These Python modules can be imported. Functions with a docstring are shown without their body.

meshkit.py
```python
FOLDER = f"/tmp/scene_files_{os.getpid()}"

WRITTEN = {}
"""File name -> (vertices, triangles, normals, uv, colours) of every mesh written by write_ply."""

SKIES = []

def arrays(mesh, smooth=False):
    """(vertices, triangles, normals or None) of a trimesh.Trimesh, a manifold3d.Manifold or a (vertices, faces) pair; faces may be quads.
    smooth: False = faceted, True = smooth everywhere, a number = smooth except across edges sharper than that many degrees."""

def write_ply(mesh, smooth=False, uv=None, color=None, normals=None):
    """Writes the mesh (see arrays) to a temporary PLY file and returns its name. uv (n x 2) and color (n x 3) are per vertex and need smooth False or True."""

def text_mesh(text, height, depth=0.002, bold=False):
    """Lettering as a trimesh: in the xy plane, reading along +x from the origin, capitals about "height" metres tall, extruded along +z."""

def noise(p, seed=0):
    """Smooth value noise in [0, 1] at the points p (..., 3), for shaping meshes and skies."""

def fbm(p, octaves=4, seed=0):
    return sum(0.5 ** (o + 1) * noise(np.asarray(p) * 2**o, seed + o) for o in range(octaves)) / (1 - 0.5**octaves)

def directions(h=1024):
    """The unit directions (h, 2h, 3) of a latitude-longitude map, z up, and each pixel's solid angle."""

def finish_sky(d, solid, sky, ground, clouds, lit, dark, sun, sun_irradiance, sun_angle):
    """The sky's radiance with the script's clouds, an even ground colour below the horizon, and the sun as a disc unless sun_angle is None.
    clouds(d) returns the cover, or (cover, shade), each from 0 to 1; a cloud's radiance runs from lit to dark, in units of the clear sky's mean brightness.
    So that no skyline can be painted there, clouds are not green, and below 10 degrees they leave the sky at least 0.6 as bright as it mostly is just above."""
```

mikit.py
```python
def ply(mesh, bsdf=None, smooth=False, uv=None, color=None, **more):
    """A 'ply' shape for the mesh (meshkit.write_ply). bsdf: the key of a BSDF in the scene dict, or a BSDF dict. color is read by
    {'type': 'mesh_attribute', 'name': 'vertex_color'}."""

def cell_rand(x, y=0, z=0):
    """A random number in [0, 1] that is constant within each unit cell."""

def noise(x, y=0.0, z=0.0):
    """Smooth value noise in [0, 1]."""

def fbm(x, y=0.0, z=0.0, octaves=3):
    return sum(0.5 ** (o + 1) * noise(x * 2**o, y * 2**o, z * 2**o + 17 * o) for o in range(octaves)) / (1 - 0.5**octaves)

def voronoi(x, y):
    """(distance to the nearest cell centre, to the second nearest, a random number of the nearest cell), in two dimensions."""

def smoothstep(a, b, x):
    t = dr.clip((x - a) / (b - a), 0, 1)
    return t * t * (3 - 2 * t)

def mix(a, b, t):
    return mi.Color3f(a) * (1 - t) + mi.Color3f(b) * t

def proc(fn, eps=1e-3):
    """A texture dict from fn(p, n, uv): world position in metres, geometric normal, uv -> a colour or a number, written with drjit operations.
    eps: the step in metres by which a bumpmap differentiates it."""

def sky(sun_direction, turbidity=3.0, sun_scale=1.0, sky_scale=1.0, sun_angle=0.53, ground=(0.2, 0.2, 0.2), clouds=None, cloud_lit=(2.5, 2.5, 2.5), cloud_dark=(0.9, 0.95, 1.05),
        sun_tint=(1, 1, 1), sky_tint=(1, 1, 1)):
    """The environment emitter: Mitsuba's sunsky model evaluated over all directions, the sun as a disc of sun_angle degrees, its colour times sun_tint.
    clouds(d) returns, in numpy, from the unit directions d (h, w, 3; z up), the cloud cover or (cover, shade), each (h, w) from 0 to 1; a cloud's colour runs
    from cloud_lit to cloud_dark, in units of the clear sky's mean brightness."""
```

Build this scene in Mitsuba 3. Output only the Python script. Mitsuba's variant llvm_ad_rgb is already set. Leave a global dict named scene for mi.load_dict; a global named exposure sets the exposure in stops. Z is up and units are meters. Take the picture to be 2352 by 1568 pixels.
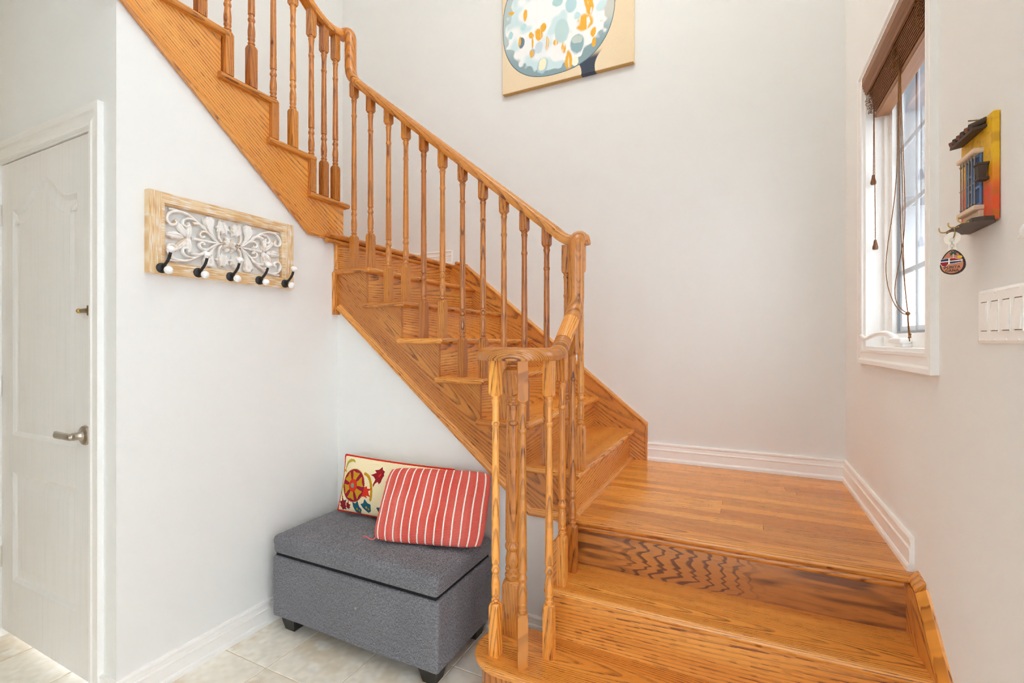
import math, random
import numpy as np, trimesh, mitsuba as mi, mikit, meshkit
import drjit as dr
from manifold3d import Manifold, CrossSection
from shapely.geometry import Polygon, Point, box as sbox, LineString
from shapely import affinity
from shapely.ops import unary_union
from mikit import noise, fbm, smoothstep, mix, cell_rand, voronoi

PI = math.pi
T = mi.ScalarTransform4f
scene, labels = {}, {}

# ------------------------------------------------------------------ camera, sky, lamps, exposure
F_PX, YAW, HC = 1083.0, 0.4528, 1.265
scene['camera'] = {'type': 'perspective', 'fov': math.degrees(2 * math.atan(1176 / F_PX)), 'fov_axis': 'x', 'near_clip': 0.02,
                   'to_world': T().look_at(origin=[0, 0, HC], target=[-math.sin(YAW), math.cos(YAW), HC], up=[0, 0, 1])}
SKY = 17.0
scene['sky'] = mikit.sky((0.5, -0.6, 0.62), turbidity=4, sun_scale=0.0, sky_scale=SKY, ground=(0.5, 0.5, 0.5),
                         clouds=lambda d: (0.9 + 0 * d[..., 2], 0.25 * meshkit.fbm(d * 3)), cloud_lit=(2.05, 2.25, 2.45), cloud_dark=(1.4, 1.55, 1.75), sky_tint=(1, 1, 1))
LAMP_RGB = (29.0, 28.6, 27.5)
exposure = 0.0

# ------------------------------------------------------------------ helpers
def bump_key(base):
    if base not in scene and not any(k.startswith(base + '__') for k in scene) and base not in labels:
        return base
    i = 1
    while f'{base}_{i:03d}' in scene or f'{base}_{i:03d}' in labels or any(k.startswith(f'{base}_{i:03d}__') for k in scene):
        i += 1
    return f'{base}_{i:03d}'

COUNT = {}
def num(base):
    """base, base_001, base_002 ... for parts, by a counter"""
    c = COUNT.get(base, 0); COUNT[base] = c + 1
    return base if c == 0 else f'{base}_{c:03d}'

def tm(mesh):
    if hasattr(mesh, 'to_mesh'):
        m = mesh.to_mesh()
        return trimesh.Trimesh(np.array(m.vert_properties[:, :3]), np.array(m.tri_verts), process=False)
    if isinstance(mesh, (tuple, list)):
        return trimesh.Trimesh(np.asarray(mesh[0], float), np.asarray(mesh[1]), process=False)
    return mesh

def cat(*ms):
    return trimesh.util.concatenate([tm(m) for m in ms])

def add(key, mesh, bsdf, smooth=30, **kw):
    key = num(key)
    scene[key] = mikit.ply(tm(mesh) if hasattr(mesh, 'to_mesh') else mesh, bsdf, smooth=smooth, **kw)
    return key

def tag(key, label, category=None, group=None, kind=None):
    d = {'label': label}
    if category: d['category'] = category
    if group: d['group'] = group
    if kind: d['kind'] = kind
    labels[key] = d

def struct(key, mesh, bsdf, label=None, smooth=False):
    k = add(key, mesh, bsdf, smooth)
    if '__' not in k:
        labels[k] = {'label': label or k.replace('_', ' '), 'kind': 'structure', 'category': k.split('_')[0]}
    return k

SEED = [0]
def wood(key, mesh, g, tone=3, ang=30, seed=None, mat='oak', b=None):
    """an oak piece: uv carries grain direction (metres), a seed and a tone 0..7"""
    m = tm(mesh)
    m = trimesh.graph.smooth_shade(trimesh.Trimesh(m.vertices, m.faces, process=True), angle=math.radians(ang), facet_minarea=None)
    v = np.array(m.vertices)
    g = np.asarray(g, float); g = g / np.linalg.norm(g)
    a = np.cross(g, [0, 0, 1] if abs(g[2]) < 0.9 else [1, 0, 0]); a /= np.linalg.norm(a)
    b = np.cross(g, a)
    u, w = v @ g, v @ a + 0.62 * (v @ b)
    u, w = u - u.mean(), w - w.mean()
    if seed is None:
        SEED[0] += 1; seed = (SEED[0] * 7) % 61
    uv = np.stack([u + 8 * seed + 4, w + 10 * tone + 5], 1)
    key = num(key)
    scene[key] = mikit.ply(m, mat, smooth=True, uv=uv)
    return key

def mbox(x0, x1, y0, y1, z0, z1):
    return Manifold.cube([x1 - x0, y1 - y0, z1 - z0]).translate([x0, y0, z0])

def sph(c, r, n=16):
    return Manifold.sphere(r, n).translate(list(c))

def rbox(x0, x1, y0, y1, z0, z1, r=0.004, n=8):
    """box with rounded edges"""
    return Manifold.batch_hull([sph((x, y, z), r, n) for x in (x0 + r, x1 - r) for y in (y0 + r, y1 - r) for z in (z0 + r, z1 - r)])

def cbox(x0, x1, y0, y1, z0, z1, c=0.002):
    """chamfered box"""
    P = []
    for x, sx in ((x0, 1), (x1, -1)):
        for y, sy in ((y0, 1), (y1, -1)):
            for z, sz in ((z0, 1), (z1, -1)):
                P += [(x + sx * c, y + sy * c, z), (x + sx * c, y, z + sz * c), (x, y + sy * c, z + sz * c)]
    return Manifold.hull_points(np.array(P))

def cyl(p0, p1, r, n=16, r1=None):
    p0, p1 = np.array(p0, float), np.array(p1, float)
    d = p1 - p0; L = np.linalg.norm(d); d /= L
    a = np.cross(d, [0, 0, 1] if abs(d[2]) < 0.9 else [1, 0, 0]); a /= np.linalg.norm(a); b = np.cross(d, a)
    ang = np.arange(n) * 2 * PI / n
    ring = np.cos(ang)[:, None] * a + np.sin(ang)[:, None] * b
    return Manifold.hull_points(np.vstack([p0 + ring * r, p1 + ring * (r if r1 is None else r1)]))

def capsule(p0, p1, r, n=12):
    return Manifold.batch_hull([sph(p0, r, n), sph(p1, r, n)])

def tube(P, R, n=8):
    """a tube along points with radii and round-ish closed ends"""
    P = np.asarray(P, float); R = np.broadcast_to(np.asarray(R, float), (len(P),))
    t = np.gradient(P, axis=0); t /= np.linalg.norm(t, axis=1, keepdims=True) + 1e-12
    ref = np.array([0, 0, 1.0]) if abs(t[0][2]) < 0.9 else np.array([1.0, 0, 0])
    A = []
    for k in range(len(P)):
        a = ref - t[k] * (ref @ t[k]); a /= np.linalg.norm(a) + 1e-12; A.append(a); ref = a
    A = np.array(A); B = np.cross(t, A)
    ang = np.arange(n) * 2 * PI / n
    v = P[:, None] + R[:, None, None] * (np.cos(ang)[None, :, None] * A[:, None] + np.sin(ang)[None, :, None] * B[:, None])
    return skin(v)

def skin(v):
    """closed skin over rings v (k, n, 3)"""
    k, n = v.shape[:2]
    i, j = np.meshgrid(np.arange(k - 1), np.arange(n), indexing='ij')
    q = np.stack([i * n + j, i * n + (j + 1) % n, (i + 1) * n + (j + 1) % n, (i + 1) * n + j], -1).reshape(-1, 4)
    V = np.vstack([v.reshape(-1, 3), v[0].mean(0), v[-1].mean(0)])
    c0, c1 = k * n, k * n + 1
    jj = np.arange(n)
    Fc = np.vstack([q[:, [0, 1, 2]], q[:, [0, 2, 3]], np.stack([np.full(n, c0), (jj + 1) % n, jj], 1),
                    np.stack([np.full(n, c1), (k - 1) * n + jj, (k - 1) * n + (jj + 1) % n], 1)])
    m = trimesh.Trimesh(V, Fc, process=False)
    if m.volume < 0: m.invert()
    return m

def spline(pts, n=60):
    from scipy.interpolate import CubicSpline
    pts = np.asarray(pts, float)
    s = np.r_[0, np.cumsum(np.linalg.norm(np.diff(pts, axis=0), axis=1))]
    return CubicSpline(s, pts)(np.linspace(0, s[-1], n))

def sweep(prof, P, side):
    """sweep a 2D profile (a along side, b along up) over points P; side: one vector or one per point"""
    P = np.asarray(P, float); side = np.broadcast_to(np.asarray(side, float), P.shape).copy()
    t = np.gradient(P, axis=0); t /= np.linalg.norm(t, axis=1, keepdims=True)
    side -= t * (side * t).sum(1, keepdims=True); side /= np.linalg.norm(side, axis=1, keepdims=True)
    up = np.cross(side, t)
    prof = np.asarray(prof, float)
    v = P[:, None] + prof[None, :, 0, None] * side[:, None] + prof[None, :, 1, None] * up[:, None]
    return skin(v)

def prism(poly, axis, a, b):
    """polygon (shapely or points) extruded along an axis: 'x': (y,z) points, 'y': (x,z), 'z': (x,y)"""
    if not hasattr(poly, 'exterior'): poly = Polygon(poly)
    m = trimesh.creation.extrude_polygon(poly, b - a, engine='earcut')
    v = np.array(m.vertices)
    if axis == 'x': w = np.stack([v[:, 2] + a, v[:, 0], v[:, 1]], 1)
    elif axis == 'y': w = np.stack([v[:, 0], v[:, 2] + a, v[:, 1]], 1)
    else: w = v + [0, 0, a]
    m = trimesh.Trimesh(w, m.faces, process=False)
    if m.volume < 0: m.invert()
    return m

def xf(m, M):
    m = tm(m).copy(); m.apply_transform(np.asarray(M, float)); return m

def frame(o, ex, ey, ez):
    M = np.eye(4); M[:3, 0], M[:3, 1], M[:3, 2], M[:3, 3] = ex, ey, ez, o; return M

def lathe(prof, n=24):
    """(r, h) points, closed to the axis"""
    pts = [(0.0, prof[0][1])] + [tuple(p) for p in prof] + [(0.0, prof[-1][1])]
    if prof[0][1] > prof[-1][1]: pts = pts[::-1]
    return Manifold.revolve(CrossSection([np.array(pts)]), n)

# ------------------------------------------------------------------ materials
def bs(key, d, two=True):
    scene[key] = {'type': 'twosided', 'bsdf': d} if two else d
    return key

def srgb(*c):
    return [((x / 255 + 0.055) / 1.055) ** 2.4 if x > 10 else x / 255 / 12.92 for x in c]

def plain(key, c, rough=0.6, spec=0.4, metal=0.0, **kw):
    return bs(key, {'type': 'principled', 'base_color': c if isinstance(c, dict) else {'type': 'rgb', 'value': list(c)}, 'roughness': rough, 'specular': spec, 'metallic': metal, **kw})

OAK_L, OAK_M, OAK_D = (0.77, 0.325, 0.052), (0.62, 0.205, 0.022), (0.19, 0.045, 0.008)

def oak_fn(p, n, uv):
    seed = dr.floor(uv.x / 8); u = uv.x - 8 * seed - 4
    ti = dr.floor(uv.y / 10); v = uv.y - 10 * ti - 5
    s1, s2, s3 = cell_rand(seed, 3), cell_rand(seed, 11), cell_rand(seed, 23)
    sz = seed * 3.7
    wob = noise(u * 2.1, sz) - 0.5
    vc = v + (0.028 + 0.05 * s1) * dr.select(s2 > 0.5, 1.0, -1.0) + 0.008 * wob
    d = 0.015 + 0.05 * s2 + (0.015 + 0.045 * s3) * (u + 1.2 * s1) + 0.014 * (noise(u * 1.7, v * 5, sz) - 0.5)
    r = dr.sqrt(dr.square(vc) + dr.square(d)) + 0.0018 * noise(u * 7, v * 70, sz)
    t = r * 165
    fr = t - dr.floor(t)
    line = smoothstep(0.45, 0.9, fr) * (1 - smoothstep(0.93, 1.0, fr))
    line = line * (0.25 + 0.75 * noise(u * 5, v * 26, sz + 9))
    pore = smoothstep(0.60, 0.80, noise(u * 34, v * 560, sz + 5)) * (0.30 + 0.70 * line)
    broad = noise(u * 2.5, v * 34, sz + 3)
    g = dr.clip(0.74 * line + 0.80 * pore, 0, 1)
    k = ti / 7.0
    base = mix(mix(OAK_L, OAK_M, dr.clip(broad * 1.1 - 0.15, 0, 1)), OAK_D, g)
    dark = mix((1.22, 1.32, 1.60), (0.50, 0.36, 0.30), k)
    return base * dark

def oak_bold_fn(p, n, uv):
    seed = dr.floor(uv.x / 8); u = uv.x - 8 * seed - 4
    ti = dr.floor(uv.y / 10); v = uv.y - 10 * ti - 5
    f1 = v * 27 + 1.1 * noise(v * 22, u * 4, 1.0)
    tri = dr.abs(2 * (f1 - dr.floor(f1)) - 1)
    f2 = v * 71 + noise(v * 50, u * 6, 2.0)
    tri2 = dr.abs(2 * (f2 - dr.floor(f2)) - 1)
    c = dr.abs(u + 0.12)
    amp = 0.25 + 0.75 * noise(v * 13, u * 7, 5.0)
    t = (u + 0.062 * tri * amp + 0.014 * tri2 + 0.03 * (noise(v * 9, u * 3, 8.0) - 0.5) + 2.2 * dr.square(v)) * (15.0 + 6 * noise(u * 4, 1.5))
    fr = t - dr.floor(t)
    near = 1 - smoothstep(0.13, 0.30, c)
    wdt = 0.10 + 0.30 * noise(u * 16, v * 60, 6.0) * noise(u * 9, v * 25, 3.0) * 2
    zl = smoothstep(0.86 - wdt, 0.93 - wdt * 0.6, fr) * (1 - smoothstep(0.94, 1.0, fr)) * near
    s = noise(u * 5.5, v * 85, 4.4); s2 = noise(u * 9, v * 150, 1.7)
    st = smoothstep(0.46, 0.64, s * 0.65 + s2 * 0.35) * smoothstep(0.10, 0.30, c)
    pore = smoothstep(0.62, 0.82, noise(u * 30, v * 600, 7.7))
    g = dr.clip(0.90 * zl + 0.80 * st + 0.22 * pore, 0, 1)
    base = mix(mix((0.52, 0.20, 0.040), (0.38, 0.125, 0.020), noise(u * 3, v * 30)), (0.105, 0.026, 0.007), g)
    return base

OAKP = dict(roughness=0.28, specular=0.5, clearcoat=0.9, clearcoat_gloss=0.90)
bs('oak', {'type': 'principled', 'base_color': mikit.proc(oak_fn), **OAKP})
bs('oak_bold', {'type': 'principled', 'base_color': mikit.proc(oak_bold_fn), **OAKP})
bs('oak_floor', {'type': 'principled', 'base_color': mikit.proc(oak_fn), 'roughness': 0.20, 'specular': 0.5, 'clearcoat': 0.8, 'clearcoat_gloss': 0.93})

WALL = (0.775, 0.774, 0.752)
plain('paint_wall', WALL, 0.75, 0.25)
plain('paint_ceiling', srgb(240, 239, 235), 0.9, 0.1)
plain('paint_trim', srgb(240, 238, 234), 0.35, 0.5)
def door_fn(p, n, uv):
    g = smoothstep(0.55, 0.85, noise(p.x * 260, p.z * 5)) * 0.035
    return mi.Color3f(0.83, 0.815, 0.79) * (1 - g)
bs('paint_door', {'type': 'principled', 'base_color': mikit.proc(door_fn), 'roughness': 0.4, 'specular': 0.5})

def tile_fn(p, n, uv):
    cx, cy = dr.floor((p.x + 1.0085) / 0.325), dr.floor((p.y - 1.2265) / 0.325)
    s = cell_rand(cx, cy) * 9
    a = fbm(p.x * 5 + s, p.y * 5, s, 3); b = noise(p.x * 55, p.y * 55, s); c = fbm(p.x * 16, p.y * 16 + s, 3.0, 3)
    col = mix((0.84, 0.79, 0.68), (0.70, 0.60, 0.46), smoothstep(0.42, 0.75, a))
    col = mix(col, (0.88, 0.85, 0.77), smoothstep(0.5, 0.75, c) * 0.7)
    return col * (0.90 + 0.16 * b)
bs('tile', {'type': 'principled', 'base_color': mikit.proc(tile_fn), 'roughness': 0.35, 'specular': 0.4})
plain('grout', srgb(214, 203, 182), 0.9, 0.1)

def felt_fn(p, n, uv):
    q = p * 560.0
    a = noise(q.x, q.y * 0.8, q.z); b = noise(p.x * 190 + 7, p.y * 190, p.z * 230)
    c = noise(p.x * 9, p.y * 9, p.z * 9)
    v = 0.165 + 0.26 * (a - 0.5) + 0.075 * (b - 0.5) + 0.03 * (c - 0.5)
    v = dr.clip(v, 0.015, 0.5)
    return mi.Color3f(v * 1.0, v * 1.0, v * 1.09)
bs('grey_felt', {'type': 'principled', 'base_color': mikit.proc(felt_fn), 'roughness': 0.95, 'specular': 0.1, 'sheen': 0.4})
plain('black_leg', (0.018, 0.016, 0.014), 0.4)
plain('gap_dark', (0.02, 0.02, 0.022), 0.9, 0.1)

def rackwood_fn(p, n, uv):
    a = fbm(p.y * 14, p.z * 14, p.x * 14, 3)
    hor = smoothstep(0.035, 0.05, dr.minimum(dr.abs(p.y - 0.94), dr.abs(p.y - 1.543)))
    st = dr.select(hor > 0.5, noise(p.y * 30, p.z * 420), noise(p.z * 30, p.y * 420))
    k = dr.clip(0.90 * smoothstep(0.30, 0.66, 0.6 * a + 0.4 * st), 0, 1)
    col = mix((0.60, 0.37, 0.17), (0.76, 0.60, 0.40), k)
    return mix(col, (0.80, 0.77, 0.72), smoothstep(0.56, 0.74, noise(p.y * 40, p.z * 60, 3.0) * 0.55 + st * 0.45) * 0.55)
bs('rack_wood', {'type': 'principled', 'base_color': mikit.proc(rackwood_fn), 'roughness': 0.8, 'specular': 0.2})
def carve_fn(p, n, uv):
    e = smoothstep(0.50, 0.95, dr.abs(n.y) + dr.abs(n.z))
    w = smoothstep(0.45, 0.7, fbm(p.y * 60, p.z * 60, p.x * 60, 3))
    return mix((0.80, 0.78, 0.745), (0.55, 0.36, 0.20), e * w * 0.75)
bs('white_carving', {'type': 'principled', 'base_color': mikit.proc(carve_fn), 'roughness': 0.75, 'specular': 0.2})
plain('black_iron', (0.012, 0.010, 0.010), 0.45, 0.5)
plain('porcelain', srgb(243, 242, 240), 0.12, 0.6)
plain('brass', (0.62, 0.42, 0.14), 0.28, 0.5, 1.0)
plain('old_brass', (0.34, 0.25, 0.13), 0.4, 0.5, 1.0)
plain('nickel', (0.50, 0.44, 0.37), 0.22, 0.5, 1.0)
plain('steel', (0.72, 0.70, 0.66), 0.15, 0.5, 1.0)
plain('white_plastic', srgb(246, 244, 240), 0.3, 0.5)
plain('switch_gap', srgb(120, 112, 100), 0.8, 0.1)
plain('vinyl', srgb(244, 243, 240), 0.35, 0.5)
plain('gasket', srgb(150, 156, 164), 0.6)
plain('screen_frame', srgb(178, 182, 184), 0.5)
bs('pane', {'type': 'thindielectric', 'int_ior': 1.5}, two=False)
def blind_fn(p, n, uv):
    g = noise(p.y * 12, p.z * 700, p.x * 500)
    return mix((0.30, 0.135, 0.055), (0.215, 0.088, 0.032), g)
bs('blind_wood', {'type': 'principled', 'base_color': mikit.proc(blind_fn), 'roughness': 0.45, 'specular': 0.4})
plain('cord', srgb(122, 82, 44), 0.9, 0.1)
plain('tassel_wood', srgb(110, 72, 45), 0.4)

# cushions
plain('cream_cloth', srgb(238, 222, 182), 0.9, 0.15)
plain('red_piping', srgb(196, 44, 32), 0.8, 0.2)
for nm, c in dict(thread_maroon=(150, 28, 52), thread_red=(205, 52, 32), thread_mustard=(188, 140, 34), thread_teal=(38, 92, 112), thread_olive=(176, 160, 62), thread_grey=(120, 140, 128), thread_crimson=(142, 30, 40)).items():
    plain(nm, srgb(*c), 0.85, 0.2)
def knit_fn(p, n, uv):
    s = uv.x * 13.0 + 0.02 * noise(uv.y * 60, uv.x * 13)
    fr = s - dr.floor(s)
    w = smoothstep(0.405, 0.425, fr) * (1 - smoothstep(0.575, 0.595, fr))
    rib = 0.5 + 0.5 * dr.cos(uv.y * 2 * PI * 58 + 1.5 * noise(uv.x * 40, uv.y * 30))
    tone = cell_rand(dr.floor(s), 3) * 0.5 + 0.5 * noise(uv.x * 5, uv.y * 4)
    red = mix((0.74, 0.100, 0.075), (0.80, 0.185, 0.150), tone) * (0.62 + 0.38 * rib)
    return mix(red, mi.Color3f(0.86, 0.80, 0.72) * (0.85 + 0.15 * rib), w)
bs('red_knit', {'type': 'principled', 'base_color': mikit.proc(knit_fn), 'roughness': 0.95, 'specular': 0.1, 'sheen': 0.3})
plain('red_thread', srgb(226, 100, 96), 0.9, 0.1)

# plaque
def plaque_fn(p, n, uv):
    k = smoothstep(1.585, 1.655, p.z + 0.02 * (fbm(p.y * 40, p.z * 40) - 0.5) + 0.10 * (1.375 - p.y))
    w = smoothstep(0.55, 0.8, fbm(p.y * 90, p.z * 90, 2.0)) * 0.45
    return mix(mix((0.66, 0.085, 0.022), (0.74, 0.42, 0.018), k), (0.40, 0.17, 0.02), w)
bs('plaque_paint', {'type': 'principled', 'base_color': mikit.proc(plaque_fn), 'roughness': 0.5, 'specular': 0.3})
plain('plaque_roof', (0.055, 0.034, 0.022), 0.6)
plain('plaque_rooftile', (0.16, 0.060, 0.035), 0.6)
plain('plaque_shelf', (0.060, 0.034, 0.022), 0.5)
plain('plaque_stone', srgb(214, 190, 164), 0.8)
plain('plaque_blue', srgb(98, 128, 168), 0.6)
plain('plaque_blue_dark', srgb(58, 78, 112), 0.6)
plain('plaque_wire', srgb(150, 140, 130), 0.35, 0.5, 0.8)
plain('tag_edge', (0.030, 0.013, 0.008), 0.5)
plain('tag_face', srgb(190, 122, 92), 0.6)
plain('tag_ink', (0.06, 0.022, 0.016), 0.6)
plain('tag_navy', srgb(34, 44, 86), 0.5)
plain('tag_red', srgb(140, 26, 34), 0.5)
plain('tag_white', srgb(240, 236, 228), 0.5)
plain('tag_yellow', srgb(226, 178, 40), 0.5)
plain('tag_green', srgb(40, 70, 60), 0.5)
plain('tag_chrome', srgb(250, 240, 226), 0.08, 0.6)

# ------------------------------------------------------------------ the place: dimensions (metres)
XL, XR, YB, Y2, YD, XUL = -1.920, 0.475, 2.886, 1.839, 0.857, -2.958
HL, R2, RUN2, HL2, R3, RUN3 = 0.56, 0.180, 0.2205, 1.82, 0.180, 0.2195
YF, ZC, XH = -1.9, 5.4, -4.2

# ------------------------------------------------------------------ structure
# floor: slab and tiles
floor_k = struct('floor', mbox(XH, XR, YF, Y2 + 0.05, -0.05, -0.0025), 'grout', 'floor of beige ceramic tiles')
TP = 0.325
tiles = []
for i in range(-11, 6):
    for j in range(-10, 3):
        x0, y0 = -1.0085 + TP * i, 1.2265 + TP * j
        x1, y1 = x0 + TP, y0 + TP
        x0, x1, y0, y1 = max(x0, XH), min(x1, XR), max(y0, YF), min(y1, Y2)
        if x1 - x0 < 0.02 or y1 - y0 < 0.02: continue
        if y0 > YD and x1 < XL + 0.02: continue
        tiles.append((x0, x1, y0, y1))
for (x0, x1, y0, y1) in tiles:
    if y0 >= 0.2:
        add('floor__tile', cbox(x0 + 0.0028, x1 - 0.0028, y0 + 0.0028, y1 - 0.0028, -0.006, 0.0, 0.0015), 'tile', False)
rest = [cbox(x0 + 0.0028, x1 - 0.0028, y0 + 0.0028, y1 - 0.0028, -0.006, 0.0, 0.0015) for (x0, x1, y0, y1) in tiles if y0 < 0.2]
add('floor__tile_field', cat(*rest), 'tile', False)
labels['floor__tile_field'] = {'kind': 'stuff'}

# walls
W = 0.12
struct('wall_back', mbox(XUL - W, XR + W, YB, YB + W, HL - 0.1, ZC), 'paint_wall', 'off-white back wall of the stairwell behind the second flight')
OP = sbox(1.690, 1.232, 2.462, 2.352)                 # the window opening (y, z)
OD = sbox(-0.25, 0.06, 0.75, 2.45); OT = sbox(-0.55, 2.85, 0.75, 4.95)
wr = Polygon([(YF, -0.05), (YB, -0.05), (YB, ZC), (YF, ZC)]).difference(OP).difference(OD).difference(OT)
struct('wall_right', prism(wr, 'x', XR, XR + W), 'paint_wall', 'beige right wall with the narrow window')
# the wall under the third flight (coat rack wall)
SLOPE = 0.82
wl = [(YD, 0), (Y2 + 0.06, 0), (Y2 + 0.06, 1.81), (1.645, 1.81), (YD, 1.81 + SLOPE * (1.645 - YD))]
struct('wall_left', prism(wl, 'x', XL - 0.10, XL), 'paint_wall', 'white wall under the upper flight carrying the carved coat rack')
wd = Polygon([(XH, 0), (XL - 0.004, 0), (XL - 0.004, 2.455), (XL - 0.10, 2.62), (-2.9, 2.80), (XH, 2.80)]).difference(sbox(-2.862, -0.1, -2.080, 2.026))
struct('wall_hall', prism(wd, 'y', YD, YD + 0.10), 'paint_wall', 'grey-beige wall around the white door')
wu = [(XL - 0.10, -0.0), (-0.63, 0.0), (-0.63, 0.50), (-0.80, 0.55), (XL - 0.10, 0.55 + 0.816 * 1.22)]
struct('wall_under_stairs', prism(wu, 'y', Y2, Y2 + 0.10), 'paint_wall', 'pale grey wall under the sloping second flight behind the ottoman')
struct('wall_stairwell', prism([(YD + 0.1, 1.6), (YB + W, 1.6), (YB + W, ZC), (YF, ZC), (YF, 2.80), (YD + 0.1, 2.80)], 'x', XUL - W, XUL), 'paint_wall', 'off-white upper left wall beside the third flight')
OF = sbox(-0.95, 0.15, 0.40, 2.45)
struct('wall_front', prism(sbox(XH, -0.05, XR + W, ZC).difference(OF), 'y', YF - W, YF), 'paint_wall', 'wall behind the viewer')
struct('wall_far', mbox(XH - W, XH, YF, YD + 0.1, -0.05, 2.9), 'paint_wall', 'end wall of the hall on the left')
struct('wall_entry', mbox(XL - 0.12, XL, YF, -0.30, -0.05, 2.80), 'paint_wall', 'partition between the entrance and the hall')
struct('ceiling', mbox(XUL - W, XR + W, YF - W, YB + W, ZC, ZC + 0.1), 'paint_ceiling', 'high ceiling over the stairwell')
struct('ceiling_hall', mbox(XH, XL - 0.15, YF, YD - 0.02, 2.78, 3.08), 'paint_ceiling', 'low ceiling of the hall')

# baseboards: profile in (distance from wall, height)
BP = [(0, 0), (0.019, 0), (0.019, 0.014), (0.016, 0.020), (0.0125, 0.023), (0.0125, 0.062), (0.0145, 0.065), (0.0145, 0.070), (0.0105, 0.074), (0.0095, 0.090), (0.0125, 0.094), (0.0125, 0.101), (0.009, 0.107), (0, 0.107)]
def base_run(name, label, p0, p1, inward, z):
    """baseboard along p0-p1 (xy), inward = unit vector into the room"""
    d = np.array(p1, float) - p0; L = np.linalg.norm(d); d /= L
    m = trimesh.creation.extrude_polygon(Polygon(BP), L, engine='earcut')
    m = xf(m, frame([p0[0], p0[1], z], [inward[0], inward[1], 0], [0, 0, 1], [d[0], d[1], 0]))
    if m.volume < 0: m.invert()
    return struct(name, m, 'paint_trim', label)
base_run('baseboard_back', 'white baseboard on the back wall of the landing', (-0.512, YB), (XR, YB), (0, -1), HL)
base_run('baseboard_right', 'white baseboard along the right wall of the landing', (XR, 1.832), (XR, YB), (-1, 0), HL)
base_run('baseboard_left', 'white baseboard below the coat rack', (XL, YD - 0.012), (XL, Y2), (1, 0), 0)
base_run('baseboard_under_stairs', 'white baseboard under the stairs behind the newel post', (XL, Y2), (-0.62, Y2), (0, -1), 0)
base_run('baseboard_hall', 'short white baseboard beside the door casing', (-2.004, YD), (XL, YD), (0, -1), 0)
base_run('baseboard_hall_end', 'white baseboard left of the door', (XH, YD), (-2.93, YD), (0, -1), 0)
base_run('baseboard_upper', 'white baseboard on the upper landing', (XUL, YB), (-1.885, YB), (0, -1), HL2)

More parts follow.
